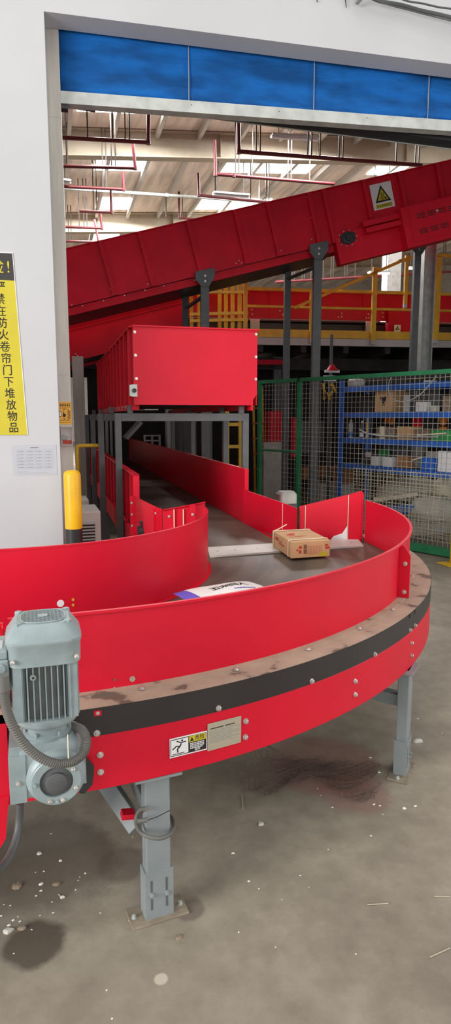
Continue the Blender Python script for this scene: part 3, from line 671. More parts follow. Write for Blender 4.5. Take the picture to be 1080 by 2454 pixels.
b = panel(MB('red'), [(1.865, 4.335, .955, .71), (1.90, 4.31, .968, .71), (2.15, 4.13, 1.055, .71)]); b.build('transfer_guard', stc)
b = panel(MB('red'), [(2.152, 4.128, 1.056, .715), (2.235, 4.09, 1.085, .715), (2.25, 4.088, 1.06, .715)]); b.build('transfer_guard', stc)
b = MB('strap')
for (x, y, z0, z1) in ((1.798, 4.498, .712, .96), (1.90, 4.306, .712, .965), (2.151, 4.126, .716, 1.052)): b.box((x-.003, y-.006, z0), (x+.001, y-.002, z1))
b.build('guard_edge', stc)
q = MB('paper'); P = [V((2.05, 4.196, .716)), V((2.148, 4.126, .716)), V((2.148, 4.126, .83)), V((2.12, 4.146, .775)), V((2.07, 4.182, .75))]; q.prism(P, (-.003, -.004, 0)); q = q.build('bare_patch', stc); q['label'] = 'worn bare metal patch in the corner'
# white transition strip
a_ = atz(501, 1322, .734); b_ = atz(866, 1299, .734); tr = MB('cab'); d = (b_-a_).normalized()
tr.prism([atz(x, y, .734) for x, y in ((503, 1332), (870, 1307), (856, 1290), (497, 1311))], (0, 0, -.012)); tr = tr.build('transition_strip', stc)
for t in (.05, .16, .3, .93): MB('blackp').tube([a_.lerp(b_, t)+UP*.0, a_.lerp(b_, t)+UP*.0008], .006, 10).build('screw_hole', tr)
# left low guard and left transfer guard seen from outside
b = panel(MB('red'), [(.755, 5.0, .995, .70), (.83, 4.25, .985, .70)]); o = b.build('side_guard', stc)
b = MB('red'); 
for (x, y) in ((.757, 4.99), (.818, 4.33), (.829, 4.27)): MB('red').box((x-.035, y-.003, .70), (x, y+.003, .992)).build('guard_rib', o)
for (x, y, z) in ((.735, 4.985, .94), (.735, 4.985, .85), (.735, 4.985, .76), (.80, 4.325, .95), (.80, 4.325, .80), (.808, 4.325, .70)): MB('zinc').bolt((x, y, z), (0, -1, 0), .009, .008).build('guard_bolt', stc)
b = panel(MB('red'), [(.832, 4.24, .985, .725), (1.02, 4.19, 1.02, .725), (1.115, 4.21, 1.035, .725), (1.12, 4.24, 1.02, .725)]); o = b.build('transfer_guard', stc)
b = MB('red'); b.box((1.0, 4.17, .75), (1.04, 4.186, 1.02)); b.prism([(.832, 4.235, .975), (1.02, 4.185, 1.01), (1.115, 4.205, 1.025), (1.115, 4.185, 1.03), (1.02, 4.165, 1.02), (.832, 4.215, .985)], (0, 0, .006))
b.build('guard_rim', o)
for x in (.90, .96): MB('strap').box((x, 4.215-(x-.832)*.27, .72), (x+.003, 4.232-(x-.832)*.27, .99)).build('guard_seam', o)
for (x, y, z) in ((.872, 4.222, .94), (.872, 4.222, .83), (1.02, 4.168, .955)): MB('zinc').bolt((x, y, z), (0, -1, 0), .009, .01).build('guard_bolt', stc)
b = MB('red2'); sbox(b, xl-.06, xl-.02, 4.32, YE, .52, .70); sbox(b, xr+.02, xr+.06, 4.45, YE, .52, .70); b.build('side_frame', stc)
b = MB('blackp'); c0 = at(350, 1275, 4.75); b.cyl(c0+V((-.06, 0, 0)), c0+V((.1, 0, 0)), .05, 18); b.cyl(c0+V((.0, -.02, .06)), c0+V((.0, .06, .06)), .04, 16); b.cyl(c0+V((.06, -.05, -.04)), c0+V((.06, .05, -.04)), .045, 16); b.build('drive_unit', stc)
for y in (5.2, 8, 11, 13):
    for x in (xl-.03, xr+.03): b = MB('dgrey'); sbox(b, x-.03, x+.03, y-.03, y+.03, 0, .56); b.build('leg', stc)

# ---------------------------------------------------------------- parcel and bag on the belt
def hstack(): pass
bx = thing('cardboard_box', tuple(atz(715, 1300, .736)), 'printed brown cardboard box tied with white straps on the curved belt', 'box')
p0 = atz(697, 1339, .736); p1 = atz(790, 1333, .736); p3 = atz(645, 1300, .736); hgt = .105
u = (p1-p0); v = (p3-p0); v = v-u.normalized()*v.dot(u.normalized())*.25
BFm = Fr(p0, u, UP)
uu = u.normalized(); L1 = u.length; vv = V((-uu.y, uu.x, 0)); dpt = .42
sk_ = v.normalized()
b = MB('card').prism([p0, p1, p1+sk_*dpt, p0+sk_*dpt], (0, 0, hgt)); b.build('carton', bx, .004)
FFr = Fr(p0, u, UP)
b = MB('inkred')
for k in range(16): FFr.quad(b, L1*.34+k*.0075, .02, L1*.34+k*.0075+.0012, .075, 0, .0008)
for (x, z, w_, h_) in ((.05, .03, .018, .02), (.05, .058, .02, .018), (.035, .045, .012, .012), (.228, .05, .03, .014), (.225, .068, .022, .012)): FFr.quad(b, x, z, x+w_, z+h_, 0, .0008)
b.use('ink')
for r_ in (.028, .058):
    for k in range(6): FFr.quad(b, .082, r_+k*.0045, .103, r_+k*.0045+.0022, 0, .0008)
b.use('syellow'); FFr.poly(b, [(L1-.075, .004), (L1-.025, .004), (L1-.02, .022), (L1-.045, .036), (L1-.075, .022)], 0, .0008); b.use('inkred')
TF = Fr(p0+UP*hgt, u, sk_)
for k, (x, y, w_, h_) in enumerate(((.06, .20, .05, .05), (.09, .25, .04, .03), (.05, .16, .12, .006), (.05, .15, .09, .004), (.11, .18, .06, .006))): TF.quad(b, x, y, x+w_, y+h_, 0, .0006)
LFm = Fr(p0+sk_*dpt, -sk_, UP)
for (x, z, w_, h_) in ((.08, .06, .07, .02), (.16, .045, .12, .008), (.16, .06, .06, .006)): LFm.quad(b, x, z, x+w_, z+h_, 0, .0008)
b.build('printing', bx)
def strap_loop(t, nm='strap'):
    o_ = p0+sk_*(dpt*t); e = .004; n_ = -uu
    pth = [o_-uu*e+UP*.002, o_-uu*e+UP*(hgt-.006), o_+uu*.004+UP*(hgt+e), o_+u-uu*.004+UP*(hgt+e), o_+u+uu*e+UP*(hgt-.006), o_+u+uu*e+UP*.002]
    m_ = MB('strap')
    for a, b2 in zip(pth, pth[1:]): m_.bar(a, b2, .014, .0025, sk_.cross((b2-a).normalized()))
    return m_
strap_loop(.12).build('strap', bx)
s2 = strap_loop(.90); e0 = p0+sk_*(dpt*.90)+UP*(hgt+.004)
s2.tube(smooth_path([e0-uu*.002, e0+uu*.04+UP*.012+sk_*.01, e0+uu*.10+UP*.035+sk_*.03], 6), .0035, 8); s2.build('strap', bx)
bg = thing('courier_bag', tuple(atz(510, 1425, .73)), 'white plastic courier bag with violet printed corner on the belt, behind the outer guard', 'bag')
pA = atz(418, 1442, .73); pB = atz(600, 1412, .73); du = (pB-pA); dv = V((du.y, -du.x, 0)).normalized()
m_ = MB('bag'); nu, nv = 28, 14; idx = []; Lb = du.length
for side in (1, -1):
    idx.append([])
    for j in range(nv+1):
        for i in range(nu+1):
            a, c = i/nu, j/nv; bul = (math.sin(PI*min(1, max(0, a)))**.45)*(math.sin(PI*c)**.45)
            z = .728+.038+side*.038*bul+.004*math.sin(9*a+5*c)*bul
            idx[-1].append(m_.verts([pA+du*a+dv*(.33*(c-.06))+UP*(z-.73)]))
for si, I in enumerate(idx):
    for j in range(nv):
        for i in range(nu):
            k = j*(nu+1)+i; m_.use('purple' if i < 3+max(0, 4-j*.3)*.0 and si == 0 else 'bag'); m_.face([I[k], I[k+1], I[k+nu+2], I[k+nu+1]], True)
m_.build('sack', bg)
def drape(o_):                             # lay print onto the sack's own surface
    off = o_.parent.location
    for v_ in o_.data.vertices:
        p_ = v_.co+off-pA; a = p_.dot(du)/du.length_squared; c = p_.dot(dv)/.33+.06
        bul = (math.sin(PI*min(1, max(0, a)))**.45)*(math.sin(PI*min(1, max(0, c)))**.45)
        v_.co.z = .728+.038+.038*bul+.004*math.sin(9*a+5*c)*bul+.0018-off.z
for i, ch in enumerate('五米得人'):
    BT2 = Fr(pA+du*(.36+.115*i)+dv*.12+UP*.079, du, -dv); drape(text(BT2, 0, 0, ch, .06, M['ink'], .001, 'print', bg, .0004))
q = MB('purple')
for i in range(8): q.obox(pA+du*(.52+.035*i)+dv*.185+UP*.0805, du*.012, dv*.006, UP*.0006)
drape(q.build('printed_line', bg))
# ---------------------------------------------------------------- overhead box chute
cx0, cx1 = sl((.851, 5.5, 0))[0], sl((1.936, 5.5, 0))[0]; cy0 = sl((1.4, 5.5, 0))[1]; CY1 = cy0+4.2
ch = thing('overhead_conveyor', tuple(sp((cx0+cx1)/2, cy0, 1.70)), 'bright red box-sided overhead conveyor end on dark grey portal frames', 'conveyor')
b = MB('red').prism([sp(cx0, cy0, 1.705), sp(cx1-.035, cy0, 1.705), sp(cx1-.035, cy0, 1.755), sp(cx1, cy0, 1.80), sp(cx1, cy0, 2.35), sp(cx0, cy0, 2.35)], SY*.004)
sbox(b, cx0-.004, cx1+.012, cy0-.018, cy0+.01, 2.345, 2.357); b.build('end_panel', ch)
b = MB('red2'); sbox(b, cx0, cx0+.004, cy0+.004, CY1, 1.705, 2.35); sbox(b, cx0-.03, cx0+.004, cy0+.004, CY1, 2.34, 2.352)
for i in range(12): sbox(b, cx0-.028, cx0, cy0+.12+.35*i, cy0+.16+.35*i, 1.71, 2.34)
b.build('side_panel', ch)
b = MB('red2'); sbox(b, cx1-.004, cx1, cy0+.004, CY1, 1.705, 2.35); b.build('side_panel', ch)
b = MB('blackp'); sbox(b, cx0+.02, cx1-.02, cy0+.1, CY1, 1.72, 1.76); b.build('belt', ch)
b = MB('red2'); sbox(b, cx0-.01, cx0+.05, cy0+.06, CY1, 1.66, 1.705); sbox(b, cx1-.05, cx1-.03, cy0+.02, CY1, 1.66, 1.705); b.build('bottom_rail', ch)
for x, y in ((323, 795), (325, 851), (327, 907), (612, 802), (612, 856), (613, 909)):
    q = at(x, y, 5.5); xx, yy = sl(q); MB('zinc').bolt(sp(min(max(xx, cx0+.012), cx1-.012), cy0-.001, q.z), -SY, .011, .008).build('panel_bolt', ch)
q = at(321, 936, 5.46); b = MB('galv'); b.obox(q, SX*.025, SY*.02, UP*.05); b.obox(q+UP*-.0-SX*.03, SX*.008, SY*.02, UP*.045); b.use('blackp'); b.lathe(q-SY*.02, [(.018, 0), (.018, .012)], 16, -SY); b.build('latch', ch)
for i in range(14):
    MB('zinc').bolt(sp(cx0-.012, cy0+.2+.28*i, 1.69), -SX, .012, .012, False).build('rail_bolt', ch)
b = MB('lgrey'); q = at(355, 982, 5.9); b.obox(q, SX*.06, SY*.2, UP*.005); b.build('bottom_plate', ch)
def portal(y, x0, x1, par):
    f_ = MB('dgrey'); sbox(f_, x0, x0+.055, y, y+.06, 0, 1.635); sbox(f_, x1-.055, x1, y, y+.06, 0, 1.635); sbox(f_, x0+.055, x1-.055, y, y+.06, 1.565, 1.635)
    for x in (x0+.11, x1-.09): sbox(f_, x, x+.045, y, y+.05, 1.635, 1.70)
    return f_.build('portal_frame', par, .004)
def slx(px, Y): return sl(at(px, 1000, Y))
X0 = slx(275, 5.62); X1 = slx(586, 5.62); portal(X0[1], X0[0], X1[0]+.03, ch)
X0 = slx(234.5, 6.4); portal(X0[1], X0[0], X1[0]+.05, ch); portal(X0[1]+1.6, X0[0]+.02, X1[0]+.05, ch); portal(X0[1]+3.0, X0[0]+.02, X1[0]+.05, ch)

# handrail hoop, hall column, cabinets
hy = 6.6; b = MB('yellow2').tube(smooth_path([at(188, 1180, hy), at(185, 1080, hy), at(188, 1070, hy), at(200, 1068, hy), at(232, 1068, hy), at(243, 1070, hy), at(246, 1080, hy), V((at(246, 1080, hy).x, hy, .02))], 6), .018, 12)
b.tube([at(188, 1180, hy), V((at(188, 1180, hy).x, hy, 0))], .018, 12)
tag(b.build('hoop_rail'), 'yellow tubular hoop rail behind the yellow and black bollard', 'railing')
def cabinet(x0, y0, x1, y1, h, lab):
    t = thing('vent_cabinet', ((x0+x1)/2, (y0+y1)/2, 0), lab, 'cabinet')
    MB('cab').box((x0, y0, .03), (x1, y1, h)).build('body', t, .008)
    v_ = MB('lgrey').box((x0+.03, y0-.006, h-.34), (x1-.04, y0, h-.08)); v_.use('ink')
    for i in range(9): v_.box((x0+.04, y0-.0075, h-.325+.026*i), (x1-.05, y0-.006, h-.313+.026*i))
    v_.build('vent_grille', t); MB('dgrey').box((x0+.02, y0+.02, 0), (x1-.02, y1-.02, .03)).build('plinth', t)
q = at(241, 1228, 5.3); cabinet(q.x-.34, 5.3, q.x, 5.75, q.z+.01, 'white vent cabinet with louvres just right of the yellow bollard')
q = at(213, 1200, 6.15); cabinet(q.x-.34, 6.15, q.x, 6.5, q.z+.01, 'smaller white cabinet behind the louvred one, beside the bollard')

# ---------------------------------------------------------------- inclined conveyors
ID = head(-8.6); IN = V((-ID.y, ID.x, 0)); IP = at(540, 647, 8.7); IP = V((IP.x, IP.y, 0))
def ip(x, y, off=0.): return onplane(x, y, IP, ID, off)
T0, T1 = ip(162, 595), ip(1080, 383); B0, B1 = ip(171, 735), ip(720, 602)
SLd = (T1-T0).normalized(); upn = IN.cross(SLd) if IN.cross(SLd).z > 0 else -IN.cross(SLd)
hI = ((T0-B0).dot(upn)+(ip(540, 510)-ip(551, 644)).dot(upn))/2
L0, L1_ = -1.6, (T1-T0).length+1.6
def q_(t, h, n=0.): return T0+SLd*t+upn*(h-hI)+IN*n       # t along, h above lower edge, n behind front face
def qbox(mb, t0, t1, h0, h1, n0, n1): return mb.hexa([q_(t0, h0, n0), q_(t1, h0, n0), q_(t1, h0, n1), q_(t0, h0, n1), q_(t0, h1, n0), q_(t1, h1, n0), q_(t1, h1, n1), q_(t0, h1, n1)])
def uv(x, y, n=0.):
    p_ = ip(x, y, n); return (p_-T0).dot(SLd), (p_-T0).dot(upn)+hI
inc = thing('inclined_conveyor', (ip(640, 620).x, ip(640, 620).y, 0), 'long dark red inclined conveyor climbing to the right across the upper hall', 'conveyor')
b = MB('red2'); qbox(b, L0, L1_, 0, hI, 0, .005); qbox(b, L0, L1_, hI-.012, hI, -.03, .02)
fr_ = b.build('front_side', inc)
ribpx = [(236, 570, 250, 705), (330, 550, 345, 690), (447, 527, 470, 660), (560, 505, 580, 640), (638, 488, 660, 620), (736, 465, 756, 592), (772, 458, 795, 582), (868, 437, 885, 525), (953, 416, 970, 500), (1043, 396, 1056, 480)]
for i, (xa, ya, xb, yb) in enumerate(ribpx):
    t = uv(xa, ya)[0]; b = MB('red2'); qbox(b, t-.02, t+.03, 0.0 if i < 7 else .2, hI-.012, -.045, 0); b.build('stiffening_rib', inc)
for t in (-1.2, -.6, L1_-1.2, L1_-.6): b = MB('red2'); qbox(b, t-.012, t+.022, .0, hI-.012, -.03, 0); b.build('stiffening_rib', inc)
pass
qbox(b := MB('red2'), L0, L1_, -.0, hI*.75, 1.0, 1.005); b.build('rear_side', inc)
b = MB('red2'); qbox(b, L0, uv(800, 580)[0], -.10, .0, .06, .1); b.build('pan_edge', inc)
b = MB('blackp'); qbox(b, L0, L1_, .03, .06, .01, 1.0); qbox(b, L0, uv(800, 580)[0], -.09, -.07, .1, .95); b.build('belt_and_pan', inc)
b = MB('zinc')
for (x, y) in ((172, 731), (197, 733), (248, 721), (298, 708), (347, 696), (392, 685), (470, 664), (466, 672), (476, 668), (490, 661), (499, 657), (565, 631), (572, 625), (578, 630), (666, 606), (673, 601), (667, 595), (742, 588), (750, 587), (766, 582), (772, 580), (746, 574), (764, 570), (794, 563), (733, 472), (744, 522), (266, 693), (270, 706), (354, 681), (363, 671)):
    b.bolt(ip(x, y)-IN*.002, -IN, .011, .008, False)
b.build('side_bolts', fr_)
# drive section with bearing, roller guard and louvred motor cover
ta, ha = uv(800, 575); tb_, _ = uv(952, 520); tc_, _ = uv(1090, 500)
b = MB('red2'); qbox(b, ta, tb_+.2, -.30, .10, -.05, .12); b.build('drive_plate', inc)
tr_, hr_ = uv(830, 573)
b = MB('blackp'); c = q_(tr_, hr_, -.05); b.lathe(c, [(.085, 0), (.08, .03), (.05, .035), (.045, .05)], 24, -IN); b.obox(c-IN*.01, SLd*.10, upn*.06, IN*.012); b.build('bearing', inc)
b = MB('zinc')
for i in range(10): a = 2*PI*i/10; b.bolt(q_(tr_+.13*math.cos(a), hr_+.10*math.sin(a), -.052), -IN, .011, .008, False)
b.build('bearing_bolts', inc)
t0, h0 = uv(866, 554); t1, h1 = uv(944, 532)
b = MB('red2'); qbox(b, t0, t1+.05, h0-.07, h0+.0, -.17, -.05); qbox(b, t0-.01, t1+.05, h0+.02, h0+.10, -.14, -.05); b.build('roller_guard', inc, .01)
t0, h0 = uv(958, 585); t1, h1 = uv(1076, 482)
cvr = MB('red2'); qbox(cvr, t0, t0+1.0, -.33, .21, -.22, 0); cvr = cvr.build('motor_cover', inc, .012)
b = MB('ink')
for r_ in range(2):
    for c_ in range(4):
        for k in range(3): qbox(b, t0+.20+.155*c_, t0+.32+.155*c_, -.18+.2*r_+.025*k, -.17+.2*r_+.025*k, -.2275, -.2255)
b.build('louvres', cvr)
b = MB('red2'); qbox(b, t0+.1, t0+.92, -.27, .16, -.226, -.22); b = b.build('cover_plate', cvr); MB('zinc').bolt(q_(t0+.5, .06, -.228), -IN, .014, .01).build('cover_knob', cvr)
# warning sign on the side
t0, h0 = uv(896, 506); t1, h1 = uv(946, 493); t2, h2 = uv(883, 445); wq = t1-t0; hq = h2-h0
QF = Fr(q_(t0, h0, -.004), SLd, upn)
b = MB('paper'); QF.quad(b, 0, 0, wq, hq, 0, .002); b.use('ink'); QF.poly(b, [(wq*.13, hq*.27), (wq*.87, hq*.27), (wq*.5, hq*.92)], .002, .0035)
b.use('syellow'); QF.poly(b, [(wq*.24, hq*.335), (wq*.76, hq*.335), (wq*.5, hq*.79)], .0035, .005); QF.quad(b, wq*.12, hq*.05, wq*.88, hq*.2, .002, .0035)
b.use('ink')
for (x, y) in ((.47, .41), (.5, .55)):
    c = [(wq*x+hq*.055*math.cos(k*PI/8), hq*y+hq*.055*math.sin(k*PI/8)) for k in range(17)]; QF.line(b, c, hq*.02, .005, .0065)
    QF.poly(b, [(wq*x+hq*.016*math.cos(k*PI/4), hq*y+hq*.016*math.sin(k*PI/4)) for k in range(8)], .005, .0065)
QF.poly(b, [(wq*.55, hq*.48), (wq*.62, hq*.44), (wq*.70, hq*.36), (wq*.60, hq*.36), (wq*.58, hq*.42)], .005, .0065)
ws_ = b.build('warning_sign', inc); ws_['label'] = 'white sign with a yellow gear-hazard triangle'
text(QF, wq*.5, hq*.125, '当心机械伤人', hq*.10, M['ink'], .004, 'lettering', ws_, 0, 1.05)
# support legs: front and rear
def support(px, py, n, w_, m_, light=False, top=.0):
    p_ = ip(px, py, n); base = V((p_.x, p_.y, 0)); g_ = MB(m_)
    g_.obox(base+UP*((p_.z+top)/2), ID*w_/2, IN*.04, UP*((p_.z+top)/2))
    c = base+UP*(p_.z+top)
    g_.prism([c+ID*(-.13)+UP*.06-IN*.062, c+ID*.13+UP*.12-IN*.062, c+ID*.13+UP*.0-IN*.062, c+ID*.05-UP*.13-IN*.062, c-ID*.05-UP*.13-IN*.062, c-ID*.13-UP*.04-IN*.062], IN*.01)
    g_.obox(base+UP*.006, ID*.12, IN*.1, UP*.006)
    o_ = g_.build('support_leg', inc, .004)
    z_ = MB('zinc'); z_.bolt(c-IN*.063+UP*.01, -IN, .014, .01); z_.bolt(c-IN*.063-UP*.06, -IN, .014, .01); z_.build('leg_bolts', o_)
support(490, 665, .0, .115, 'dgrey'); support(443, 690, .9, .09, 'blackp'); support(761, 600, .0, .115, 'dgrey'); support(689, 632, .9, .095, 'dgrey'); support(1000, 590, .75, .10, 'dgrey', top=.0)
b = MB('dgrey'); b.bar(ip(448, 737, .85), ip(484, 712, .05), .05, .03); b.bar(ip(690, 668, .85), ip(757, 640, .05), .05, .03); b.build('leg_brace', inc)
# galvanised mezzanine column right of the conveyor drive
gcp = at(1021, 700, 9.6)
gc = MB('galv'); gb0 = V((gcp.x, gcp.y, 0)); zt = at(1021, 570, 9.6).z
gc.obox(gb0+UP*zt/2, ID*.10, IN*.006, UP*zt/2); gc.obox(gb0+ID*.095+UP*zt/2, ID*.006, IN*.1, UP*zt/2); gc.obox(gb0-ID*.095+UP*zt/2, ID*.006, IN*.1, UP*zt/2)
gc = tag(gc.build('steel_column'), 'bare galvanised steel column at the right, below the louvred motor cover', 'column')

# second inclined conveyor, lower and farther left
J0 = at(330, 790, 10.3); JP = V((J0.x, J0.y, 0))
def jp(x, y, n=0.): return onplane(x, y, JP, ID, n)
sc2 = thing('inclined_conveyor', (J0.x, J0.y, 0), 'lower dark red inclined conveyor behind the red overhead box, upper left', 'conveyor')
ja, jb = jp(171, 789), jp(445, 722); jd = (jb-ja).normalized(); ju = IN.cross(jd); ju = ju if ju.z > 0 else -ju
hJ = (ja-jp(176, 866)).dot(ju)
def j_(t, h, n): return ja+jd*t+ju*h+IN*n
def jbox(mb, t0, t1, h0, h1, n0, n1): return mb.hexa([j_(t0, h0, n0), j_(t1, h0, n0), j_(t1, h0, n1), j_(t0, h0, n1), j_(t0, h1, n0), j_(t1, h1, n0), j_(t1, h1, n1), j_(t0, h1, n1)])
b = MB('red2'); TJ = (jb-ja).length-.05; jbox(b, -2, TJ, -hJ, 0, 0, .01); jbox(b, -2, TJ, -.02, 0, -.03, .02); b.build('front_side', sc2)
b = MB('red'); jbox(b, -2, TJ*.72, -hJ, .34, 1.3, 1.31); b.build('rear_side', sc2)
b = MB('blackp'); jbox(b, -2, TJ, -hJ+.05, -hJ+.08, .02, 1.3); b.build('belt', sc2)
b = MB('zinc')
for x, y in ((181, 848), (183, 857), (190, 856), (186, 852)): b.bolt(jp(x, y)-IN*.002, -IN, .012, .008, False)
b.build('side_bolts', sc2)
p_ = jp(186, 862, -.02); b = MB('guide'); b.obox(V((p_.x, p_.y, (p_.z+.05)/2)), ID*.085, IN*.03, UP*(p_.z+.05)/2); b.build('support_leg', sc2)
p_ = jp(430, 790, .3); b = MB('blackp'); b.obox(V((p_.x, p_.y, p_.z/2)), ID*.045, IN*.04, UP*p_.z/2); b.build('support_leg', sc2)

# ---------------------------------------------------------------- mezzanine
MP0 = at(620, 820, 11.2); MP = V((MP0.x, MP0.y, 0)); 
def mz(x, y, n=0.): return onplane(x, y, MP, ID, n)
def ml(p): p = V(p); return ((p-MP).dot(ID), (p-MP).dot(IN), p.z)
def mp(s, n, z): return MP+ID*s+IN*n+UP*z
def mbox(mb, s0, s1, n0, n1, z0, z1): return mb.hexa([mp(s0, n0, z0), mp(s1, n0, z0), mp(s1, n1, z0), mp(s0, n1, z0), mp(s0, n0, z1), mp(s1, n0, z1), mp(s1, n1, z1), mp(s0, n1, z1)])
zd0, zd1 = mz(760, 828).z, mz(760, 811).z; zt0, zt1 = mz(760, 810).z, mz(760, 791).z
mez = thing('mezzanine', mp(2, .5, 0), 'grey steel mezzanine platform with a dark underside, upper right', 'platform')
b = MB('lgrey'); mbox(b, -.3, 9, 0, .08, zd0, zd1); b.build('edge_beam', mez)
b = MB('deckdark'); mbox(b, -8.2, 9, .08, 9, zd1-.06, zd1);  # left stretch is unseen, extended to darken the straight conveyor below
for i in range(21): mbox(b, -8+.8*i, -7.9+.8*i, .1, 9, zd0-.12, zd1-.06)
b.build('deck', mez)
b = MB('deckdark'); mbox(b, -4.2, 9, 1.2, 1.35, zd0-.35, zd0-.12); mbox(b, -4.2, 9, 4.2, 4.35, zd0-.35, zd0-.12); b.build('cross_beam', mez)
for s in (.62, 4.4, 7.5):
    for n in (1.28, 6.5):
        b = MB('dgrey'); mbox(b, s-.08, s+.08, n-.08, n+.08, 0, zd0-.1); b.build('column', mez)
gr = thing('guard_rail', mp(3, 0, zd1), 'yellow guard rail with a kick board along the front edge of the mezzanine', 'railing')
b = MB('yellow2'); mbox(b, -.3, 9, -.01, 0.0, zt0, zt1); b.build('kick_board', gr)
ztop = mz(680, 690).z; zmid = mz(680, 735).z
b = MB('yellow2'); mbox(b, -.25, 9, .0, .05, ztop-.05, ztop); b.build('top_rail', gr)
b = MB('yellow2'); mbox(b, -.25, 9, .0, .04, zmid-.02, zmid+.02); b.build('mid_rail', gr)
for px, pt, pb, w_ in ((748, 700, 822, .075), (899, 640, 826, .08), (1051, 614, 824, .12), (975, 612, 738, .06)):
    a_, c_ = mz(px, pt, -.06), mz(px, pb, -.06); s = ml(a_)[0]
    b = MB('yellow2'); mbox(b, s-w_/2, s+w_/2, -.08, -.02, c_.z+.07, a_.z); b.use('lgrey'); mbox(b, s-w_/2, s+w_/2, -.08, -.02, c_.z, c_.z+.07); b.build('post', gr)
b = MB('yellow2'); 
for p0_, p1_ in (((705, 738), (960, 626)), ((955, 626), (1010, 612)), ((1008, 611), (1140, 616))): b.bar(mz(*p0_, -.05), mz(*p1_, -.05), .05, .06, IN)
b.build('stair_handrail', gr)
# guard rail seen end on, running back along the mezzanine edge
er = thing('guard_rail', mp(-.35, 1.5, zd1), 'yellow guard rail seen nearly end on, behind the box and left of the mezzanine', 'railing')
for k, (px, Y_) in enumerate(((588, 10.9), (574, 11.1), (557, 11.35), (541, 11.6), (526, 11.85))):
    a_ = at(px, 668, Y_); MBp = MB('yellow2').obox(V((a_.x, a_.y, (zd1+a_.z)/2)), ID*.032, IN*.032, UP*(a_.z-zd1)/2); MBp.build('post', er)
for py in (668, 700, 750, 766):
    b = MB('yellow2').bar(at(592, py, 10.9), at(456, py+(3 if py > 740 else 0), 12.0), .05, .05); b.build('rail', er)
for px, Y_ in ((458, 12.0), (476, 11.95)):
    a_ = at(px, 672, Y_); b = MB('yellow2').obox(V((a_.x, a_.y, (zd1+a_.z)/2)), ID*.03, IN*.03, UP*(a_.z-zd1)/2); b.build('post', er)
lr = thing('guard_rail', at(400, 735, 14), 'small yellow guard rail far back, above the lower inclined conveyor', 'railing')
b = MB('yellow2'); b.bar(at(370, 728, 14), at(445, 706, 14), .05, .08); b.build('rail', lr); b = MB('yellow2'); b.bar(at(372, 708, 14), at(445, 692, 14), .05, .05); b.build('rail', lr)
for px in (373, 397, 413, 436): b = MB('yellow2').bar(at(px, 706-(px-373)*.2, 14), at(px, 735-(px-373)*.3, 14), .05, .05, (0, 1, 0)); b.build('post', lr)
# conveyor on the mezzanine
mc = thing('mezzanine_conveyor', mp(3, 1.2, zd1), 'red level conveyor standing on the mezzanine behind the yellow rail', 'conveyor')
zc0, zc1 = mz(740, 766, 1.1).z, mz(740, 700, 1.1).z
b = MB('red2'); mbox(b, -3.6, 9, 1.1, 1.11, zc0, zc1); mbox(b, -3.6, 9, 1.08, 1.12, zc1-.02, zc1)
for i in range(13): mbox(b, -3.4+.95*i, -3.36+.95*i, 1.08, 1.1, zc0, zc1-.02)
b.build('front_side', mc)
b = MB('red'); mbox(b, -3.6, 9, 1.085, 1.099, zc0, zc0+(zc1-zc0)*.42); b.build('lower_side_strip', mc)
b = MB('blackp'); mbox(b, -3.6, 9, 1.2, 1.9, zc0-.03, zc0); mbox(b, -3.6, 9, 1.3, 1.8, zd1+.02, zc0-.05); b.build('belt', mc)
sd = ml(mz(928, 770, 1.0))[0]; b = MB('red2'); mbox(b, sd, sd+.75, .95, 1.1, zd1+.08, zc0+.22); b.build('drive_cover', mc)
b = MB('red'); mbox(b, sd+.28, sd+.75, .88, .96, zd1+.12, zd1+.3); b.build('roller_guard', mc)
s9 = ml(mz(951, 788, .9))[0]; zz = mz(951, 794, .9).z; NF = Fr(mp(s9-.07, .875, zz-.01), ID, UP); b = MB('paper'); NF.quad(b, 0, 0, .13, .13, -.004, .002); b.use('ink'); NF.poly(b, [(.02, .035), (.11, .035), (.065, .115)], .002, .003); b.use('syellow'); NF.poly(b, [(.04, .047), (.09, .047), (.065, .092)], .003, .004); b.build('warning_sign', mc)
for px in (610, 886): a_ = mz(px, 780, 1.2); s = ml(a_)[0]; b = MB('lgrey'); mbox(b, s-.09, s+.09, 1.15, 1.25, zd1, zc0); b.build('leg', mc)
b = MB('zinc')
for px, py in ((810, 760), (818, 759), (818, 751), (877, 762), (883, 762), (882, 753), (916, 750), (917, 760), (603, 742), (604, 753), (670, 745), (677, 754), (988, 755), (986, 765), (986, 772)): b.bolt(mz(px, py, 1.08)-IN*.002, -IN, .018, .01, False)
b.build('side_bolts', mc)
cl_ = at(938, 640, 22); b = MB('hallwall'); b.box((cl_.x-.28, cl_.y-.2, 0), (cl_.x+.28, cl_.y+.2, 8.9)); tag(b.build('hall_column'), 'thick pale column far back in the hall, left of the galvanised column', 'column')


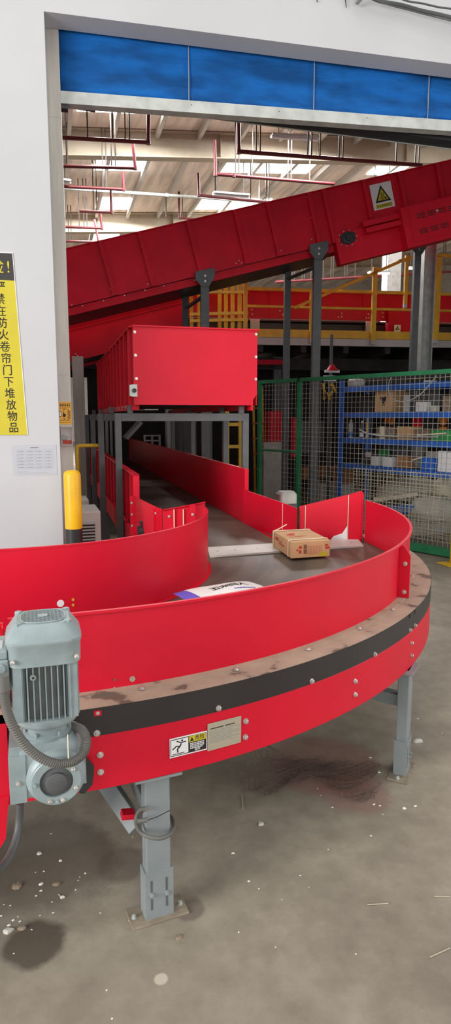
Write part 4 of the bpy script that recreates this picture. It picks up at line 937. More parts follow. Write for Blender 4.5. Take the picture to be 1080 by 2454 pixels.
# ---------------------------------------------------------------- roof pipes
def pipe(pts, Y, r, rods, label, m_='pipe', rodlen=1.0, rodm='rod'):
    P = [at(x, y, Y) for x, y in pts]; t = thing('sprinkler_pipe' if m_ == 'pipe' else 'conduit_rail', P[0], label, 'pipe', None)
    b_ = MB(m_)
    for a_, c_ in zip(P, P[1:]): b_.cyl(a_, c_, r, 10)
    for a_ in P[1:-1]: b_.lathe(a_-UP*r, [(r*1.25, 0), (r*1.25, 2*r)], 10)
    b_.build('pipe_run', t)
    for x, y, dbl in rods:
        q_0 = at(x, y, Y); zr = rz(sl(q_0)[0])-.05
        for dx in ((-.05, .05) if dbl else (0,)):
            b_ = MB(rodm); b_.bar(q_0+V((dx, 0, 0)), V((q_0.x+dx, q_0.y, zr)), .028, .028, (0, 1, 0)); b_.build('hanger_rod', t)
pipe([(120, 328), (355, 341), (356, 268)], 15.8, .045, [(305, 339, True), (270, 337, False), (210, 333, False)], 'nearest dark red sprinkler pipe at the upper left, ending in a tall riser')
pipe([(110, 397), (324, 403), (318, 338)], 17.6, .042, [(272, 401, True), (160, 398, False)], 'second dark red sprinkler pipe from the shutter, upper left, above the left skylight')
pipe([(110, 445), (296, 454), (294, 412)], 19.2, .042, [(251, 451, True)], 'third dark red sprinkler pipe from the shutter, upper left, with a twin rod hanger')
pipe([(190, 506), (267, 509), (265, 452)], 21.4, .042, [(228, 507, True)], 'fourth sprinkler pipe from the shutter, upper left, short run with riser')
pipe([(110, 542), (244, 547), (241, 510)], 23.2, .042, [(205, 546, True), (190, 545, False)], 'fifth sprinkler pipe from the shutter, upper left, near the far beam')
pipe([(110, 577), (236, 580), (226, 526)], 26.0, .04, [(168, 578, True)], 'farthest sprinkler pipe at the left, just above the long red incline')
pipe([(571, 290), (572, 363), (1010, 396)], 15.6, .048, [(618, 366, True), (741, 376, True), (816, 381, True), (766, 378, False), (948, 391, False), (998, 395, True)], 'long thick red sprinkler pipe under the shutter at the upper right')
pipe([(514, 336), (516, 418), (560, 421), (800, 441)], 18.3, .045, [(568, 421, True), (693, 430, True), (741, 434, False), (604, 424, False)], 'red sprinkler pipe crossing the middle skylights above the long incline')
pipe([(475, 415), (476, 468), (660, 486)], 21.0, .045, [(519, 472, True), (640, 483, True), (600, 480, False)], 'dark sprinkler pipe below the middle skylights, just above the long incline')
pipe([(428, 450), (430, 522), (480, 527)], 24.5, .04, [(434, 522, True), (398, 520, False)], 'small far sprinkler pipe with a pink riser above the incline')
pipe([(110, 448), (400, 468), (645, 484)], 22.8, .05, [(475, 473, False), (620, 482, False)], 'long white conduit rail hanging across the upper left of the hall', 'galv', rodm='galv')
pipe([(660, 676), (1100, 650)], 25.0, .05, [(x_, 676-.059*(x_-660), x_ % 3 == 0) for x_ in (702, 726, 747, 771, 795, 828, 850, 915, 948, 966, 990, 1022, 1040, 1062)], 'far red sprinkler pipe with many hanger rods, seen below the long incline at the right')
pipe([(140, 247), (228, 262)], 12.0, .05, [(150, 249, False)], 'short dark red pipe just under the left end of the shutter bar')
def striplight(a_, b_, Y, lab, glow='paper'):
    P0_, P1_ = at(*a_, Y), at(*b_, Y); t = thing('strip_light', (P0_+P1_)/2, lab, 'strip light')
    m_ = MB('lgrey'); m_.bar(P0_, P1_, .22, .05); m_.build('housing', t); m_ = MB(glow); m_.bar(P0_-UP*.045, P1_-UP*.045, .1, .04); m_.build('diffuser', t)
    for k in (.15, .85):
        p_ = P0_.lerp(P1_, k); m_ = MB('rod'); m_.bar(p_, V((p_.x, p_.y, rz(sl(p_)[0])-.05)), .02, .02, (0, 1, 0)); m_.build('hanger_rod', t)
striplight((510, 462), (596, 469), 19.5, 'grey strip light hanging below the middle skylights, just above the incline')
striplight((650, 324), (760, 331), 16.5, 'grey strip light hanging close under the shutter, right of centre')
striplight((883, 652), (932, 652), 21, 'white strip light far back, left of the pale hall column', 'lamp')
striplight((978, 641), (1012, 640), 22.5, 'glowing strip light far back, between the dark leg and the yellow posts', 'lamp')
striplight((130, 430), (170, 435), 19, 'grey strip light cut by the door jamb at the upper left')
# ---------------------------------------------------------------- wire mesh fence
fA, fB = atz(1075, 1336, .0), atz(985, 1322, 0.0)
FD = V((-.415, .91, 0)).normalized(); F0 = V((fA.x, fA.y, 0)); FN = V((FD.y, -FD.x, 0))
FHT = onplane(1080, 884, F0, FD).z
def fs(px, py=1000): return (onplane(px, py, F0, FD)-F0).dot(FD)
s_end = fs(622); s_mid = fs(716); s0 = -1.6
fe = thing('mesh_fence', F0+FD*2, 'green framed wire mesh fence enclosing the storage corner at the right', 'fence')
def fbar(mb, a, za, b, zb, w_): mb.bar(F0+FD*a+UP*za, F0+FD*b+UP*zb, w_, w_, (0, 0, 1) if abs(za-zb) < .01 else FN); return mb
fbar(MB('green'), s0, FHT-.025, s_end, FHT-.025, .05).build('top_rail', fe)
fbar(MB('green'), s0, .06, s_end, .06, .09).build('bottom_rail', fe)
for s in (s0, fs(1105), s_mid, s_end): fbar(MB('green'), s, 0, s, FHT, .05).build('post', fe)
fbar(MB('green'), s_mid, 1.12, s_end, 1.12, .03).build('mid_rail', fe)
wm = MB('wire'); n = int((s_end-s0)/.065)
for i in range(n):
    s = s0+.065*i; wm.bar(F0+FD*s+UP*.08, F0+FD*s+UP*(FHT-.05), .0045, .0045, FN)
for k in range(int((FHT-.15)/.065)+1):
    z = .1+.065*k; wm.bar(F0+FD*s0+UP*z, F0+FD*s_end+UP*z, .0045, .0045)
wm.build('wire_mesh', fe)
yp = atz(1090, 1352, 0); b = MB('yellow2'); b.box((yp.x-.04, yp.y-.04, 0), (yp.x+.05, yp.y+.05, .42)); b.box((yp.x-.16, yp.y-.1, 0), (yp.x+.12, yp.y+.12, .008)); tag(b.build('floor_post', bevel=.004), 'short yellow floor post with base plate at the right edge, before the fence', 'post')

# ---------------------------------------------------------------- blue shelving behind the fence
RP = V((5.0, 7.0, 0)); RD = V((-.237, .97, 0)).normalized(); RN = V((RD.y, -RD.x, 0))      # RN points into the rack
def rk(x, y, n=0.): 
    return onplane(x, y, RP, RD, -n)
def rs(px, py=1000, n=0.): return (rk(px, py, n)-RP).dot(RD)
def rp(s, n, z): return RP+RD*s+RN*n+UP*z
def rbox(mb, s0, s1, n0, n1, z0, z1):
    return mb.hexa([rp(s0, n0, z0), rp(s1, n0, z0), rp(s1, n1, z0), rp(s0, n1, z0), rp(s0, n0, z1), rp(s1, n0, z1), rp(s1, n1, z1), rp(s0, n1, z1)])
sR = rs(814); sL = -1.2; ZS = [rk(1000, y).z for y in (920.5, 987, 1054.5, 1122)]; ZS = [(rk(814, a).z+rk(1080, c).z)/2 for a, c in ((925, 916), (990, 984), (1050, 1058), (1112, 1131))]
rack = thing('shelving_rack', rp(.5, .3, 0), 'blue steel shelving rack loaded with spare parts behind the mesh fence', 'shelf')
for s in (sR, sL):
    for n_ in (0, .55): b = MB('blue'); rbox(b, s-.035, s+.035, n_, n_+.05, 0, ZS[0]+.10); b.build('upright', rack)
for z in ZS:
    b = MB('blue'); rbox(b, sL, sR, 0, .04, z-.075, z); rbox(b, sL, sR, .56, .60, z-.075, z); rbox(b, sR-.03, sR, .04, .56, z-.06, z); b.use('dgrey'); rbox(b, sL, sR, .04, .56, z-.02, z-.004); b.build('shelf', rack)
LV = {0: ZS[0], 1: ZS[1], 2: ZS[2], 3: ZS[3]}
def onshelf(name, lab, cat, lev, x0, x1, ytop, m_, depth=.25, n0=.06, bevel=.006, group=None):
    z = LV[lev]+.001; sa, sb = rs(x1, 1000, n0), rs(x0, 1000, n0); zt_ = rk((x0+x1)/2, ytop, n0).z
    b_ = MB(m_); rbox(b_, sa, sb, n0, n0+depth, z, max(zt_, z+.02)); o_ = b_.build(name, bevel=bevel); tag(o_, lab, cat, group); return o_, sa, sb, z, max(zt_, z+.02)
o, sa, sb, z, zt = onshelf('cardboard_box', 'brown cardboard box with a dark heart-shaped print on the second blue shelf', 'box', 1, 896, 938, 938, 'card', .30)
b = MB('ink'); hs_ = Fr(rp(sb, .06, z), -RD, UP); ww, hh = sb-sa, zt-z
pts = [(.5, .38), (.40, .52), (.32, .70), (.36, .74), (.44, .74), (.5, .69), (.56, .74), (.64, .74), (.70, .70), (.62, .52)]
hs_.poly(b, [(ww*a, hh*c) for a, c in pts], .0005, .003); hs_.quad(b, ww*.42, hh*.32, ww*.47, hh*.38, .0005, .003); hs_.quad(b, ww*.53, hh*.32, ww*.58, hh*.38, .0005, .003)
prt = b.build('print'); prt.parent = o; prt.location = prt.location-o.location
b = MB('paper'); rbox(b, sa+.0, sb-.05, .1, .3, zt, zt+.015); tag(b.build('paper_sheet'), 'white sheet lying on the box with the heart print', 'paper')
onshelf('white_carton', 'small white carton pair on the second blue shelf, right of the heart-print box', 'box', 1, 994, 1019, 963, 'paper', .10)
onshelf('grey_bottle', 'slim grey tube standing on the second blue shelf, just right of the heart-print box', 'bottle', 1, 964, 975, 946, 'lgrey', .05)
onshelf('grey_bin', 'grey metal bin standing high at the back of the second blue shelf', 'bin', 1, 996, 1024, 933, 'dgrey', .2, .3)
onshelf('storage_tin', 'dull green tin on the second blue shelf near the right edge', 'tin', 1, 1026, 1050, 947, 'dgrey', .12, .16)
onshelf('brown_carton', 'dark brown carton at the right end of the second blue shelf', 'box', 1, 1057, 1090, 948, 'brown', .25, .14)
onshelf('glass_jar', 'clear jar with a white base on the second blue shelf, near the right end', 'jar', 1, 1029, 1042, 972, 'dustpl', .08, .02)
onshelf('dark_crate', 'dark blue crate at the left end of the second blue shelf', 'crate', 1, 832, 893, 945, 'dark', .4, .12)
def bottle(x, lev, ytop, r, m_, lab, cap='paper'):
    s = rs(x, 1000, .1); z = LV[lev]; zt_ = rk(x, ytop, .1).z; t = thing('spray_can', rp(s, .1, z), lab, 'spray can')
    MB(m_).lathe(rp(s, .1, z), [(r, 0), (r, (zt_-z)*.78), (r*.6, (zt_-z)*.86)], 18).build('can_body', t); MB(cap).lathe(rp(s, .1, z+(zt_-z)*.84), [(r*.62, 0), (r*.6, (zt_-z)*.16)], 14).build('cap', t)
    b_ = MB('blue' if m_ == 'lgrey' else 'paper'); b_.lathe(rp(s, .1, z+.02), [(r+.0008, 0), (r+.0008, (zt_-z)*.25)], 18); b_.build('label_band', t)
bottle(841, 2, 1006, .036, 'lgrey', 'tall silver and blue spray can, leftmost on the third blue shelf', 'lgrey')
bottle(868, 2, 1008, .03, 'dgrey', 'dark spray bottle, second from the left upright on the third blue shelf')
bottle(881, 2, 1000, .022, 'yellow2', 'slim yellowish bottle, next to the dark spray bottle on the third shelf', 'paper')
onshelf('wrapped_carton', 'brown wrapped carton with a yellow end on the third blue shelf', 'box', 2, 904, 945, 1023, 'brown', .2)
onshelf('label_card', 'pale yellow end label leaning on the wrapped carton on the third shelf', 'label', 2, 910, 921, 1022, 'strap', .01, .045)
onshelf('cardboard_box', 'open light brown cardboard box in the middle of the third blue shelf', 'box', 2, 951, 985, 1022, 'card', .22)
onshelf('brown_carton', 'dark brown long carton right of the open box on the third shelf', 'box', 2, 995, 1030, 1030, 'brown', .2, .12)
onshelf('green_tray', 'green plastic tray at the right end of the third blue shelf', 'tray', 2, 1033, 1090, 1031, 'teal', .25, .05)
b = MB('strap'); b.bar(rk(1000, 1043, .03), rk(1068, 1038, .03), .02, .015); tag(b.build('wooden_stick'), 'pale stick lying across the front of the green tray', 'stick')
b = MB('galv'); b.tube(smooth_path([rk(862, 1030, .02), rk(885, 1040, .02), rk(930, 1045, .02), rk(1000, 1047, .02), rk(1050, 1047, .02)], 5), .012, 8); tag(b.build('bent_tube'), 'long bent grey tube lying along the third blue shelf', 'tube')
b = MB('orange'); 
for px, py in ((925, 1000), (934, 998), (941, 1003)): b.bar(rk(px-4, py+14, .2), rk(px+3, py-4, .2), .03, .03, (0, 1, 0))
tag(b.build('orange_tools'), 'bundle of orange handled tools standing at the back of the third shelf', 'tools')
b = MB('orange'); c_ = rk(1062, 1003, .42); b.loft([(c_-UP*.09, .03, .03, 2), (c_-UP*.03, .06, .05, 2), (c_+UP*.02, .08, .07, 2), (c_+UP*.05, .05, .04, 2)], 20); b.bar(c_-UP*.11, V((c_.x, c_.y, LV[2])), .07, .07, (0, 1, 0)); tag(b.build('orange_lamp'), 'orange work lamp near the right end of the third blue shelf', 'lamp')
for px, mm, lab in ((903, 'dark', 'black coil left of centre at the back of the third shelf'), (958, 'dark', 'black box at the back of the third shelf, behind the open box'), (998, 'red2', 'dark red case at the back of the third shelf'), (1022, 'dark', 'rightmost black case at the back of the third shelf')):
    onshelf('storage_case', lab, 'case', 2, px-11, px+11, 1000, mm, .2, .33)
o, sa, sb, z, zt = onshelf('storage_box', 'grey plastic storage box with a white label on the fourth blue shelf', 'box', 3, 868, 904, 1081, 'dgrey', .24, .21)
b = MB('paper'); rbox(b, sa+.10, sb-.10, .202, .2075, z+.1, z+.18); l_ = b.build('label_plate'); l_.parent = o; l_.location -= o.location
for x0, x1, yt, lab in ((892, 907, 1094, 'crumpled white carton on the fourth blue shelf, leftmost of the white ones'), (919, 941, 1096, 'white divided carton in the middle of the fourth blue shelf'), (1053, 1072, 1081, 'tall white carton at the right of the fourth blue shelf'), (1073, 1092, 1085, 'rightmost white carton on the fourth blue shelf, cut by the frame')):
    onshelf('white_carton', lab, 'box', 3, x0, x1, yt, 'paper', .16, .04)
onshelf('green_bag', 'dull green bag standing on the fourth shelf, behind the white cartons', 'bag', 3, 907, 923, 1077, 'teal', .12, .2, .02)
onshelf('blue_box', 'bright blue box with a white lid on the fourth blue shelf', 'box', 3, 1014, 1043, 1097, 'blue', .18, .04)
onshelf('cardboard_box', 'small brown carton, left of a pair on the fourth blue shelf', 'box', 3, 953, 966, 1091, 'card2', .12)
onshelf('cardboard_box', 'small brown carton, right of a pair on the fourth blue shelf', 'box', 3, 969, 981, 1095, 'card2', .12)
onshelf('grey_drum', 'grey plastic covered bundle at the back of the fourth shelf', 'bundle', 3, 916, 970, 1068, 'finshade', .08, .46, .03)
onshelf('grey_sheet', 'grey sheet leaning at the back right of the fourth shelf', 'sheet', 3, 1024, 1060, 1083, 'dustpl', .1, .3)
b = MB('strap'); b.bar(rk(987, 1103, .05), rk(1012, 1096, .05), .02, .015); tag(b.build('wooden_stick'), 'pale stick leaning beside the blue box on the fourth shelf', 'stick')
onshelf('white_lump', 'pink and white rolled bundle at the left end of the top blue shelf', 'bundle', 0, 828, 848, 908, 'dustpl', .2, .05, .03)
onshelf('grey_block', 'grey block lying on the top blue shelf right of centre', 'block', 0, 1010, 1024, 912, 'lgrey', .15, .1)
q = rk(900, 925, .35); b = MB('dark'); rbox(b, rs(1070, 900, .4), rs(868, 900, .4), .28, .5, LV[0]+.003, LV[0]+.14); tag(b.build('dark_bundle', bevel=.03), 'long dark bundle lying on the top blue shelf', 'bundle')
b = MB('galv'); hoopc = rk(983, 920, -.25); pts = [rk(945+.0, 893, -.3), rk(932, 915, -.3), rk(931, 940, -.3), rk(942, 957, -.3), rk(965, 963, -.3), rk(985, 958, -.3), rk(1010, 942, -.3), rk(1030, 920, -.3), rk(1046, 900, -.3)]
b.tube(smooth_path(pts, 8), .007, 8); tag(b.build('hanging_cable'), 'pale cable loop hanging from the fence top in front of the shelves', 'cable')
b = MB('blue'); rbox(b, rs(1010, 960, .62), rs(824, 960, .62), .62, .63, LV[1]-.9, LV[0]); 
# beige wire cage stacked low behind the fence
CO = .22
wc = MB('wire2'); ca, cb_ = fs(1130), fs(850); zt = 1.02
def fp(s, n_, z): return F0+FD*s+FN*n_+UP*z
def fss(px, n_): return (onplane(px, 1000, F0+FN*n_, FD)-F0).dot(FD)
ca, cb_ = fss(1130, CO), fss(850, CO); ztc = onplane(960, 1128, F0+FN*CO, FD).z
i = 0; s = ca
while s < cb_: wc.bar(fp(s, CO, .12), fp(s, CO, ztc), .006, .006, FN); s += .048
z = .12
while z < ztc: wc.bar(fp(ca, CO, z), fp(cb_, CO, z), .006, .006); z += .045
tag(wc.build('wire_panel'), 'beige close wire panel standing low behind the green fence, right of the red guard', 'wire panel')
# piles below and beside the shelves
def pile(name, x, y, Y, w_, d_, h_, m_, lab, cat, ex=2.6, z0=None):
    p_ = at(x, y, Y); z0_ = max(0, p_.z-h_/2) if z0 is None else z0
    b_ = MB(m_); random.seed(int(x*7+y)); secs = []
    for k in range(7):
        t = k/6; f_ = (.8+.2*math.sin(PI*min(1, t*1.1+.15)))*(1 if t < .8 else (1-t)*2.2+.55)
        secs.append((V((p_.x+random.uniform(-.02, .02)*w_, p_.y, z0_+h_*t)), w_/2*f_*random.uniform(.93, 1.05), d_/2*f_, ex))
    return tag(b_.loft(secs, 28).build(name), lab, cat)
pile('plastic_sack', 1040, 1215, 7.4, .75, .5, .30, 'dustpl', 'pale plastic sack lying low behind the fence at the right edge', 'sack')
pile('plastic_sack', 985, 1170, 8.3, 1.1, .6, .28, 'dustpl', 'long grey plastic sack heaped under the lowest blue shelf', 'sack', 2.4)
pile('straw_bundle', 1066, 1168, 7.8, .35, .35, .30, 'strap', 'straw coloured bundle above the pale sack at the right edge', 'bundle', 2.2)
pile('sand_bag', 1010, 1290, 7.8, .9, .5, .26, 'hallwall', 'low beige sack on the floor behind the fence bottom rail', 'sack', 3, 0)
b = MB('strap'); b.bar(at(895, 1198, 8.0), at(1000, 1183, 7.7), .12, .05); tag(b.build('wooden_plank'), 'pale plank lying behind the fence under the shelves', 'plank')
b = MB('blue'); b.bar(at(925, 1221, 7.75), at(985, 1219, 7.35), .2, .10); tag(b.build('blue_beam'), 'blue steel beam lying low behind the fence', 'beam')
def crate(x0, x1, yt, Y, m_, lab, name='cardboard_box', cat='box', d_=.4, zb=0.):
    a_, c_ = at(x0, yt, Y), at(x1, yt, Y); b_ = MB(m_).box((a_.x, Y, zb), (c_.x, Y+d_, a_.z)); return tag(b_.build(name, bevel=.01), lab, cat)
crate(772, 806, 1120, 10.2, 'card2', 'brown carton under the fence mid height, left of the blue upright', zb=.55); crate(728, 760, 1122, 10.4, 'card2', 'small brown carton left of the dark conveyor leg behind the fence', zb=.52)
crate(823, 850, 1118, 9.6, 'card2', 'brown carton just right of the blue upright, on a grey cabinet', zb=.5)
crate(768, 812, 1158, 10.2, 'cab', 'grey cabinet under the brown cartons, left of the blue upright', 'low_cabinet', 'cabinet', .45)
crate(817, 850, 1160, 9.6, 'cab', 'grey cabinet with a slanted side, right of the blue upright', 'low_cabinet', 'cabinet', .4)
crate(632, 680, 1060, 10.4, 'dustpl', 'pale wrapped stack behind the green fence post, left end', 'wrapped_stack', 'stack', .25)
crate(722, 778, 1008, 10.8, 'dgrey', 'grey machine panel in the dark behind the fence', 'machine_panel', 'panel', .1, .95)
crate(647, 685, 985, 10.7, 'red2', 'dark red hooded machine behind the left end of the fence', 'red_machine', 'machine', .3)
crate(701, 712, 1000, 10.6, 'red', 'small red canister right of the dark red machine, behind the fence', 'red_canister', 'canister', .12, .9)
tag(MB('dustpl').loft([(at(685, 1205, 6.6)-UP*.0, .105, .09, 5), (at(685, 1205, 6.6)+UP*.10, .105, .09, 5), (at(685, 1205, 6.6)+UP*.13, .08, .07, 4)], 32).build('plastic_tub'), 'white plastic tub showing above the low red guard, before the fence', 'tub')
q = at(685, 1205, 6.6); b = MB('dgrey'); b.box((q.x-.1, q.y-.08, 0), (q.x+.1, q.y+.08, q.z)); tag(b.build('tub_stand'), 'grey stand under the white plastic tub behind the low red guard', 'stand')
# hanging yellow straps and bright view between the legs and the rack
hk = thing('strap_bundle', at(795, 930, 9.6), 'yellow lifting straps hanging beside the blue upright, under a red cap', 'straps')
b = MB('red'); c_ = at(795, 888, 9.6); b.lathe(c_, [(.10, -.0), (.03, .09), (0, .10)], 20); b.build('red_cap', hk)
b = MB('paper'); b.obox(at(790, 907, 9.6), V((.1, 0, 0)), V((0, .03, 0)), UP*.045); b.obox(at(795, 890, 9.62), V((.12, 0, 0)), V((0, .03, 0)), UP*.02); b.build('white_pack', hk)
b = MB('yellow')
for x0_, y0_, x1_, y1_ in ((774, 918, 778, 955), (778, 935, 776, 958), (790, 922, 800, 925), (795, 918, 803, 938), (784, 940, 790, 958), (797, 938, 790, 948)): b.bar(at(x0_, y0_, 9.55), at(x1_, y1_, 9.55), .03, .012, (0, 1, 0))
b.build('straps', hk)
b = MB('dgrey'); b.box((c_.x-.01, 9.64, 0), (c_.x+.03, 9.68, 2.9)); b.build('hanging_post', hk)
ys = thing('step_ladder', (at(628, 960, 11.2).x, 11.2, 0), 'yellow and orange steps in the dark, right of the red overhead box', 'ladder')
a_, c_ = at(622, 1100, 11.2), at(642, 925, 11.2)
for dx in (-.08, .1): b = MB('yellow2').bar(V((a_.x+dx, 11.2, 0)), V((c_.x+dx, 11.8, c_.z)), .04, .05); b.build('side_rail', ys)
for k in range(6): t = .3+.13*k; p_ = V((a_.x, 11.2, 0)).lerp(V((c_.x, 11.8, c_.z)), t); b = MB('orange').obox(p_, V((.1, 0, 0)), V((0, .06, 0)), UP*.012); b.build('tread', ys)
# added dark sheet standing in for the shade under the mezzanine
bw = MB('dark'); mbox(bw, -3.2, 9, 2.6, 2.8, 0, zd0-.13); tag(bw.build('shade_backdrop'), 'added dark partition under the mezzanine behind the fence', 'backdrop')
for k, (x0_, x1_, yt, Y, mm, lab) in enumerate(((400, 412, 985, 12, 'lgrey', 'thin pale post under the red box, left of the violet column'), (418, 440, 985, 12.5, 'dgrey', 'violet grey column seen under the red overhead box'), (452, 470, 985, 11, 'dgrey', 'dark grey column under the red box, right of the violet one'), (488, 508, 985, 11.5, 'grey', 'grey column under the red box, nearest to the yellow ladder'))):
    a_, c_ = at(x0_, yt, Y), at(x1_, yt, Y); tag(MB(mm).box((a_.x, Y, 0), (c_.x, Y+.2, a_.z+.6)).build('steel_column'), lab, 'column')
yl = thing('yellow_ladder', (at(550, 1050, 9.5).x, 9.5, 0), 'yellow ladder frame under the red overhead box, by the right frame leg', 'ladder')
for px in (543, 576): a_ = at(px, 985, 9.5); MB('yellow2').box((a_.x-.03, 9.47, 0), (a_.x+.03, 9.53, a_.z+.3)).build('side_rail', yl)
for py in (1017, 1070, 1120): MB('yellow2').bar(at(543, py, 9.5), at(576, py, 9.5), .03, .05).build('rung', yl)
rc = MB('red2'); rc.bar(at(290, 1085, 15), at(420, 990, 15), .6, .4, UP); tag(rc.build('distant_conveyor'), 'dim red sloping conveyor seen through the portal frames under the box', 'conveyor')
gp = MB('lgrey'); gp.bar(at(300, 1050, 13), at(335, 1012, 13), .5, .06, UP); tag(gp.build('sloping_plate'), 'pale sloping plate seen through the left portal frame', 'plate')
for x0_, x1_, lab in ((252, 258, 'left of two pale thin posts seen between the portal legs'), (262, 268, 'right of two pale thin posts seen between the portal legs')):
    a_, c_ = at(x0_, 985, 14), at(x1_, 985, 14); tag(MB('lgrey').box((a_.x, 14, 0), (c_.x, 14.1, a_.z)).build('thin_post'), lab, 'post')
wcz = thing('white_rack', (at(358, 1055, 14).x, 14, 0), 'small white rack far back, seen through the portal frame', 'rack')
for px in (346, 364, 382): a_ = at(px, 1042, 14); MB('paper').box((a_.x-.02, 13.98, 0), (a_.x+.02, 14.02, a_.z)).build('post', wcz)
for py in (1044, 1056, 1068): MB('paper').bar(at(346, py, 14), at(382, py, 14), .05, .03).build('shelf', wcz)
fx_ = at(620, 870, 13.5); 
tag(MB('red2').bar(at(616, 868, 11.8), at(686, 868, 11.8), .05, .09).build('red_pipe'), 'dull red horizontal pipe in the dark under the mezzanine', 'pipe')

M['straw'] = mat('dry_straw', (190, 180, 156), .8)
# ---------------------------------------------------------------- rope net, litter
nt_ = MB('net'); N0 = []
rows, cols = 15, 26
def npos(i, j):
    a_ = i/(cols-1); c_ = j/(rows-1); p_ = atz(585, 1815, 0).lerp(atz(900, 1830, 0), a_); q_0 = atz(575, 1905, 0).lerp(atz(905, 1930, 0), a_)
    p_ = p_.lerp(q_0, c_*(.75+.25*math.sin(a_*9))); hz = max(0, .20-.25*a_*2.6)*(1-c_)**1.4*.9 if a_ < .4 else 0
    return V((p_.x+.02*math.sin(j*1.7+i), p_.y+.015*math.cos(i*1.3+j), .004+hz+.006*(1+math.sin(i*2.1+j*1.9))))
def thin(a_, c_): nt_.tube([a_, c_], .0011, 4, False)
for i in range(cols):
    for j in range(rows):
        if i+1 < cols and j+1 < rows: thin(npos(i, j), npos(i+1, j+1)); thin(npos(i+1, j), npos(i, j+1))
tag(nt_.build('rope_net'), 'dark brown rope net crumpled on the floor under the curved conveyor', 'net')
def chip(x, y, sz, m_='chip', flat=.4, rot=0.):
    p_ = atz(x, y, 0); b_ = MB(m_); n_ = 7; random.seed(int(x*13+y)); R0 = [sz*random.uniform(.6, 1.1) for _ in range(n_)]
    el = random.uniform(.5, 1); ro = random.uniform(0, 3)
    def ring(k, z): 
        return [V((p_.x+R0[i]*k*math.cos(2*PI*i/n_+ro), p_.y+R0[i]*k*el*math.sin(2*PI*i/n_+ro), z)) for i in range(n_)]
    a_ = b_.verts(ring(1, 0)); c_ = b_.verts(ring(.95, sz*flat*.6)); d_ = b_.verts(ring(.55, sz*flat))
    for u_, w_ in ((a_, c_), (c_, d_)):
        for k in range(n_): b_.face([u_+k, u_+(k+1) % n_, w_+(k+1) % n_, w_+k])
    b_.face([d_+k for k in range(n_)]); b_.face([a_+k for k in range(n_)][::-1])
    return b_
CH = [(145, 2063, .008), (98, 2119, .009), (98, 2135, .005), (86, 2147, .004), (93, 2045, .010), (150, 2151, .010), (187, 2110, .003), (191, 2102, .003), (204, 2093, .004), (127, 2188, .004), (96, 2194, .003), (32, 2205, .005), (48, 2208, .004), (43, 2197, .003), (22, 2217, .006), (76, 2228, .003), (310, 2207, .004), (240, 2188, .003), (181, 2132, .003), (124, 2162, .003), (33, 2285, .003), (255, 2373, .003), (268, 2441, .003), (85, 2091, .003), (105, 2088, .004), (122, 1998, .003), (317, 2006, .003), (25, 2170, .003), (10, 2168, .003), (3, 2195, .004),
      (558, 2045, .008), (596, 2112, .005), (620, 2130, .003), (888, 2003, .004), (887, 1816, .007), (907, 1851, .008), (895, 1928, .007), (910, 1931, .005), (995, 1932, .008), (968, 1937, .009), (796, 1935, .004), (719, 2098, .003), (572, 2234, .003), (852, 2286, .003), (660, 2270, .003), (760, 1890, .003), (768, 1906, .003), (917, 1952, .003), (786, 2036, .003), (1000, 1722, .006), (1059, 1757, .004), (740, 2126, .002), (675, 2156, .002)]
random.seed(5)
fm = []
for x, y, s_ in CH:
    c = chip(x, y, s_*1.15)
    left = x < 330
    tag(c.build('foam_chip'), 'small white foam chip among the litter on the floor below the motor' if left else 'small white foam chip on the open concrete floor right of the front leg', 'litter', 'foam chips on the floor below the motor' if left else 'foam chips on the open floor')
for x, y, s_, lab in ((427, 2247, .013, 'brown crumpled scrap on the floor just in front of the front leg'), (55, 2225, .016, 'curled brown paper scrap beside the oil stain'), (20, 2232, .018, 'pale flat scrap at the left edge, beside the oil stain'), (135, 2120, .016, 'brown crumpled paper scrap on the floor below the motor'), (40, 2125, .022, 'frayed brown scrap near the dark conduit on the floor'), (625, 1975, .014, 'small tuft of fluff on the floor in the middle'), (1000, 1778, .03, 'pale crumpled wrapper on the floor at the right edge behind the far leg')):
    tag(chip(x, y, s_, 'brown' if 'brown' in lab else 'dustpl', .5).build('floor_scrap'), lab, 'litter')
for (x0_, y0_, x1_, y1_), lab in (((880, 2168, 930, 2165), 'short pale straw lying on the floor at right centre'), ((1040, 2148, 1078, 2149), 'pale straw on the floor at the right edge, upper'), ((1030, 2294, 1078, 2272), 'pale straw on the floor at the right edge, lower, slanting'), ((582, 1938, 579, 1905), 'loose rope end hanging from the net to the floor'), ((150, 2153, 140, 2143), 'pale stick scrap on the floor below the motor')):
    a_, c_ = atz(x0_, y0_, .003), atz(x1_, y1_, .003); tag(MB('straw').bar(a_, c_, .0028, .002).build('straw'), lab, 'litter')

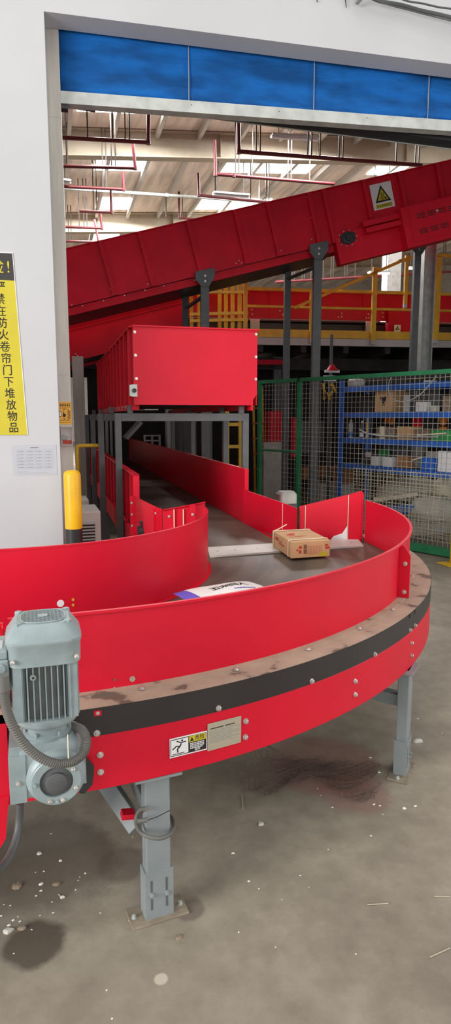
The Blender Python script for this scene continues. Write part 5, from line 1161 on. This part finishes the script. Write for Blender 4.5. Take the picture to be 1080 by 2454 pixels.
# ---------------------------------------------------------------- light
wd = bpy.data.worlds.new('world'); sc.world = wd; wd.use_nodes = True; bgd = wd.node_tree.nodes['Background']
bgd.inputs['Color'].default_value = (1, .985, .965, 1); bgd.inputs['Strength'].default_value = .74
def area(name, loc, target, sx, sy, power, col=(1, 1, 1)):
    l = bpy.data.lights.new(name, 'AREA'); l.shape = 'RECTANGLE'; l.size = sx; l.size_y = sy; l.energy = power; l.color = col
    o_ = bpy.data.objects.new(name, l); COL.objects.link(o_); o_.location = V(loc); o_.rotation_euler = (V(target)-V(loc)).to_track_quat('-Z', 'Y').to_euler(); return o_
area('front_hall_top_fill', (1.0, 0.4, 8.5), (1.3, 1.6, 0), 7, 3.5, 120, (1, .98, .95))  # added overhead fill; no skylight is known above the front hall
area('front_hall_rear_fill', (1.5, -7.5, 2.6), (1.2, 4, 1.3), 8, 4, 200, (1, .985, .96))  # added fill from behind the camera to brighten upright faces; no known door
area('front_hall_side_door', (8.5, 1.0, 3.0), (1.2, 3.4, .8), 3.5, 4, 220, (1, .98, .96))
area('front_hall_left_fill', (-6.8, -1.0, 3.0), (2.2, 3.6, .8), 3.5, 3.5, 680, (1, .99, .97))  # added fill from the left to brighten the guard's inner face; no known window
for x, y, pw in ((2.5, 17.7, 500), (7, 17.7, 700), (2.5, 22, 500), (7.5, 22, 700), (12, 22, 500), (2.5, 26, 600), (7.5, 26, 700), (-5, 15, 500)):
    p_ = hp(x, y, rz(x)-.3); area('hall_skylight', p_, p_-UP, 2.4, 1.1, pw*1.0)

# things of one kind share a group
PLUR = {'sprinkler_pipe': 'sprinkler pipes under the hall roof', 'strip_light': 'strip lights under the hall roof', 'cardboard_box': 'cardboard boxes in the storage corner', 'white_carton': 'white cartons on the blue shelves', 'brown_carton': 'brown cartons on the blue shelves', 'steel_column': 'steel columns in the hall', 'plastic_sack': 'plastic sacks behind the fence', 'guard_rail': 'yellow guard rails on the mezzanine', 'inclined_conveyor': 'inclined conveyors in the hall', 'vent_cabinet': 'white cabinets by the bollard', 'spray_can': 'cans and bottles on the third shelf', 'storage_case': 'cases at the back of the third shelf', 'loose_wire': 'loose wires at the top of the wall', 'straw': 'straws on the floor', 'floor_scrap': 'scraps on the floor', 'wooden_stick': 'sticks on the blue shelves', 'low_cabinet': 'grey cabinets behind the fence', 'thin_post': 'thin pale posts behind the portal frames'}
for o_ in list(COL.objects):
    b_ = o_.name.split('.')[0]
    if o_.parent is None and 'label' in o_ and 'group' not in o_ and b_ in PLUR and o_['label'] != 'printed brown cardboard box tied with white straps on the curved belt': o_['group'] = PLUR[b_]
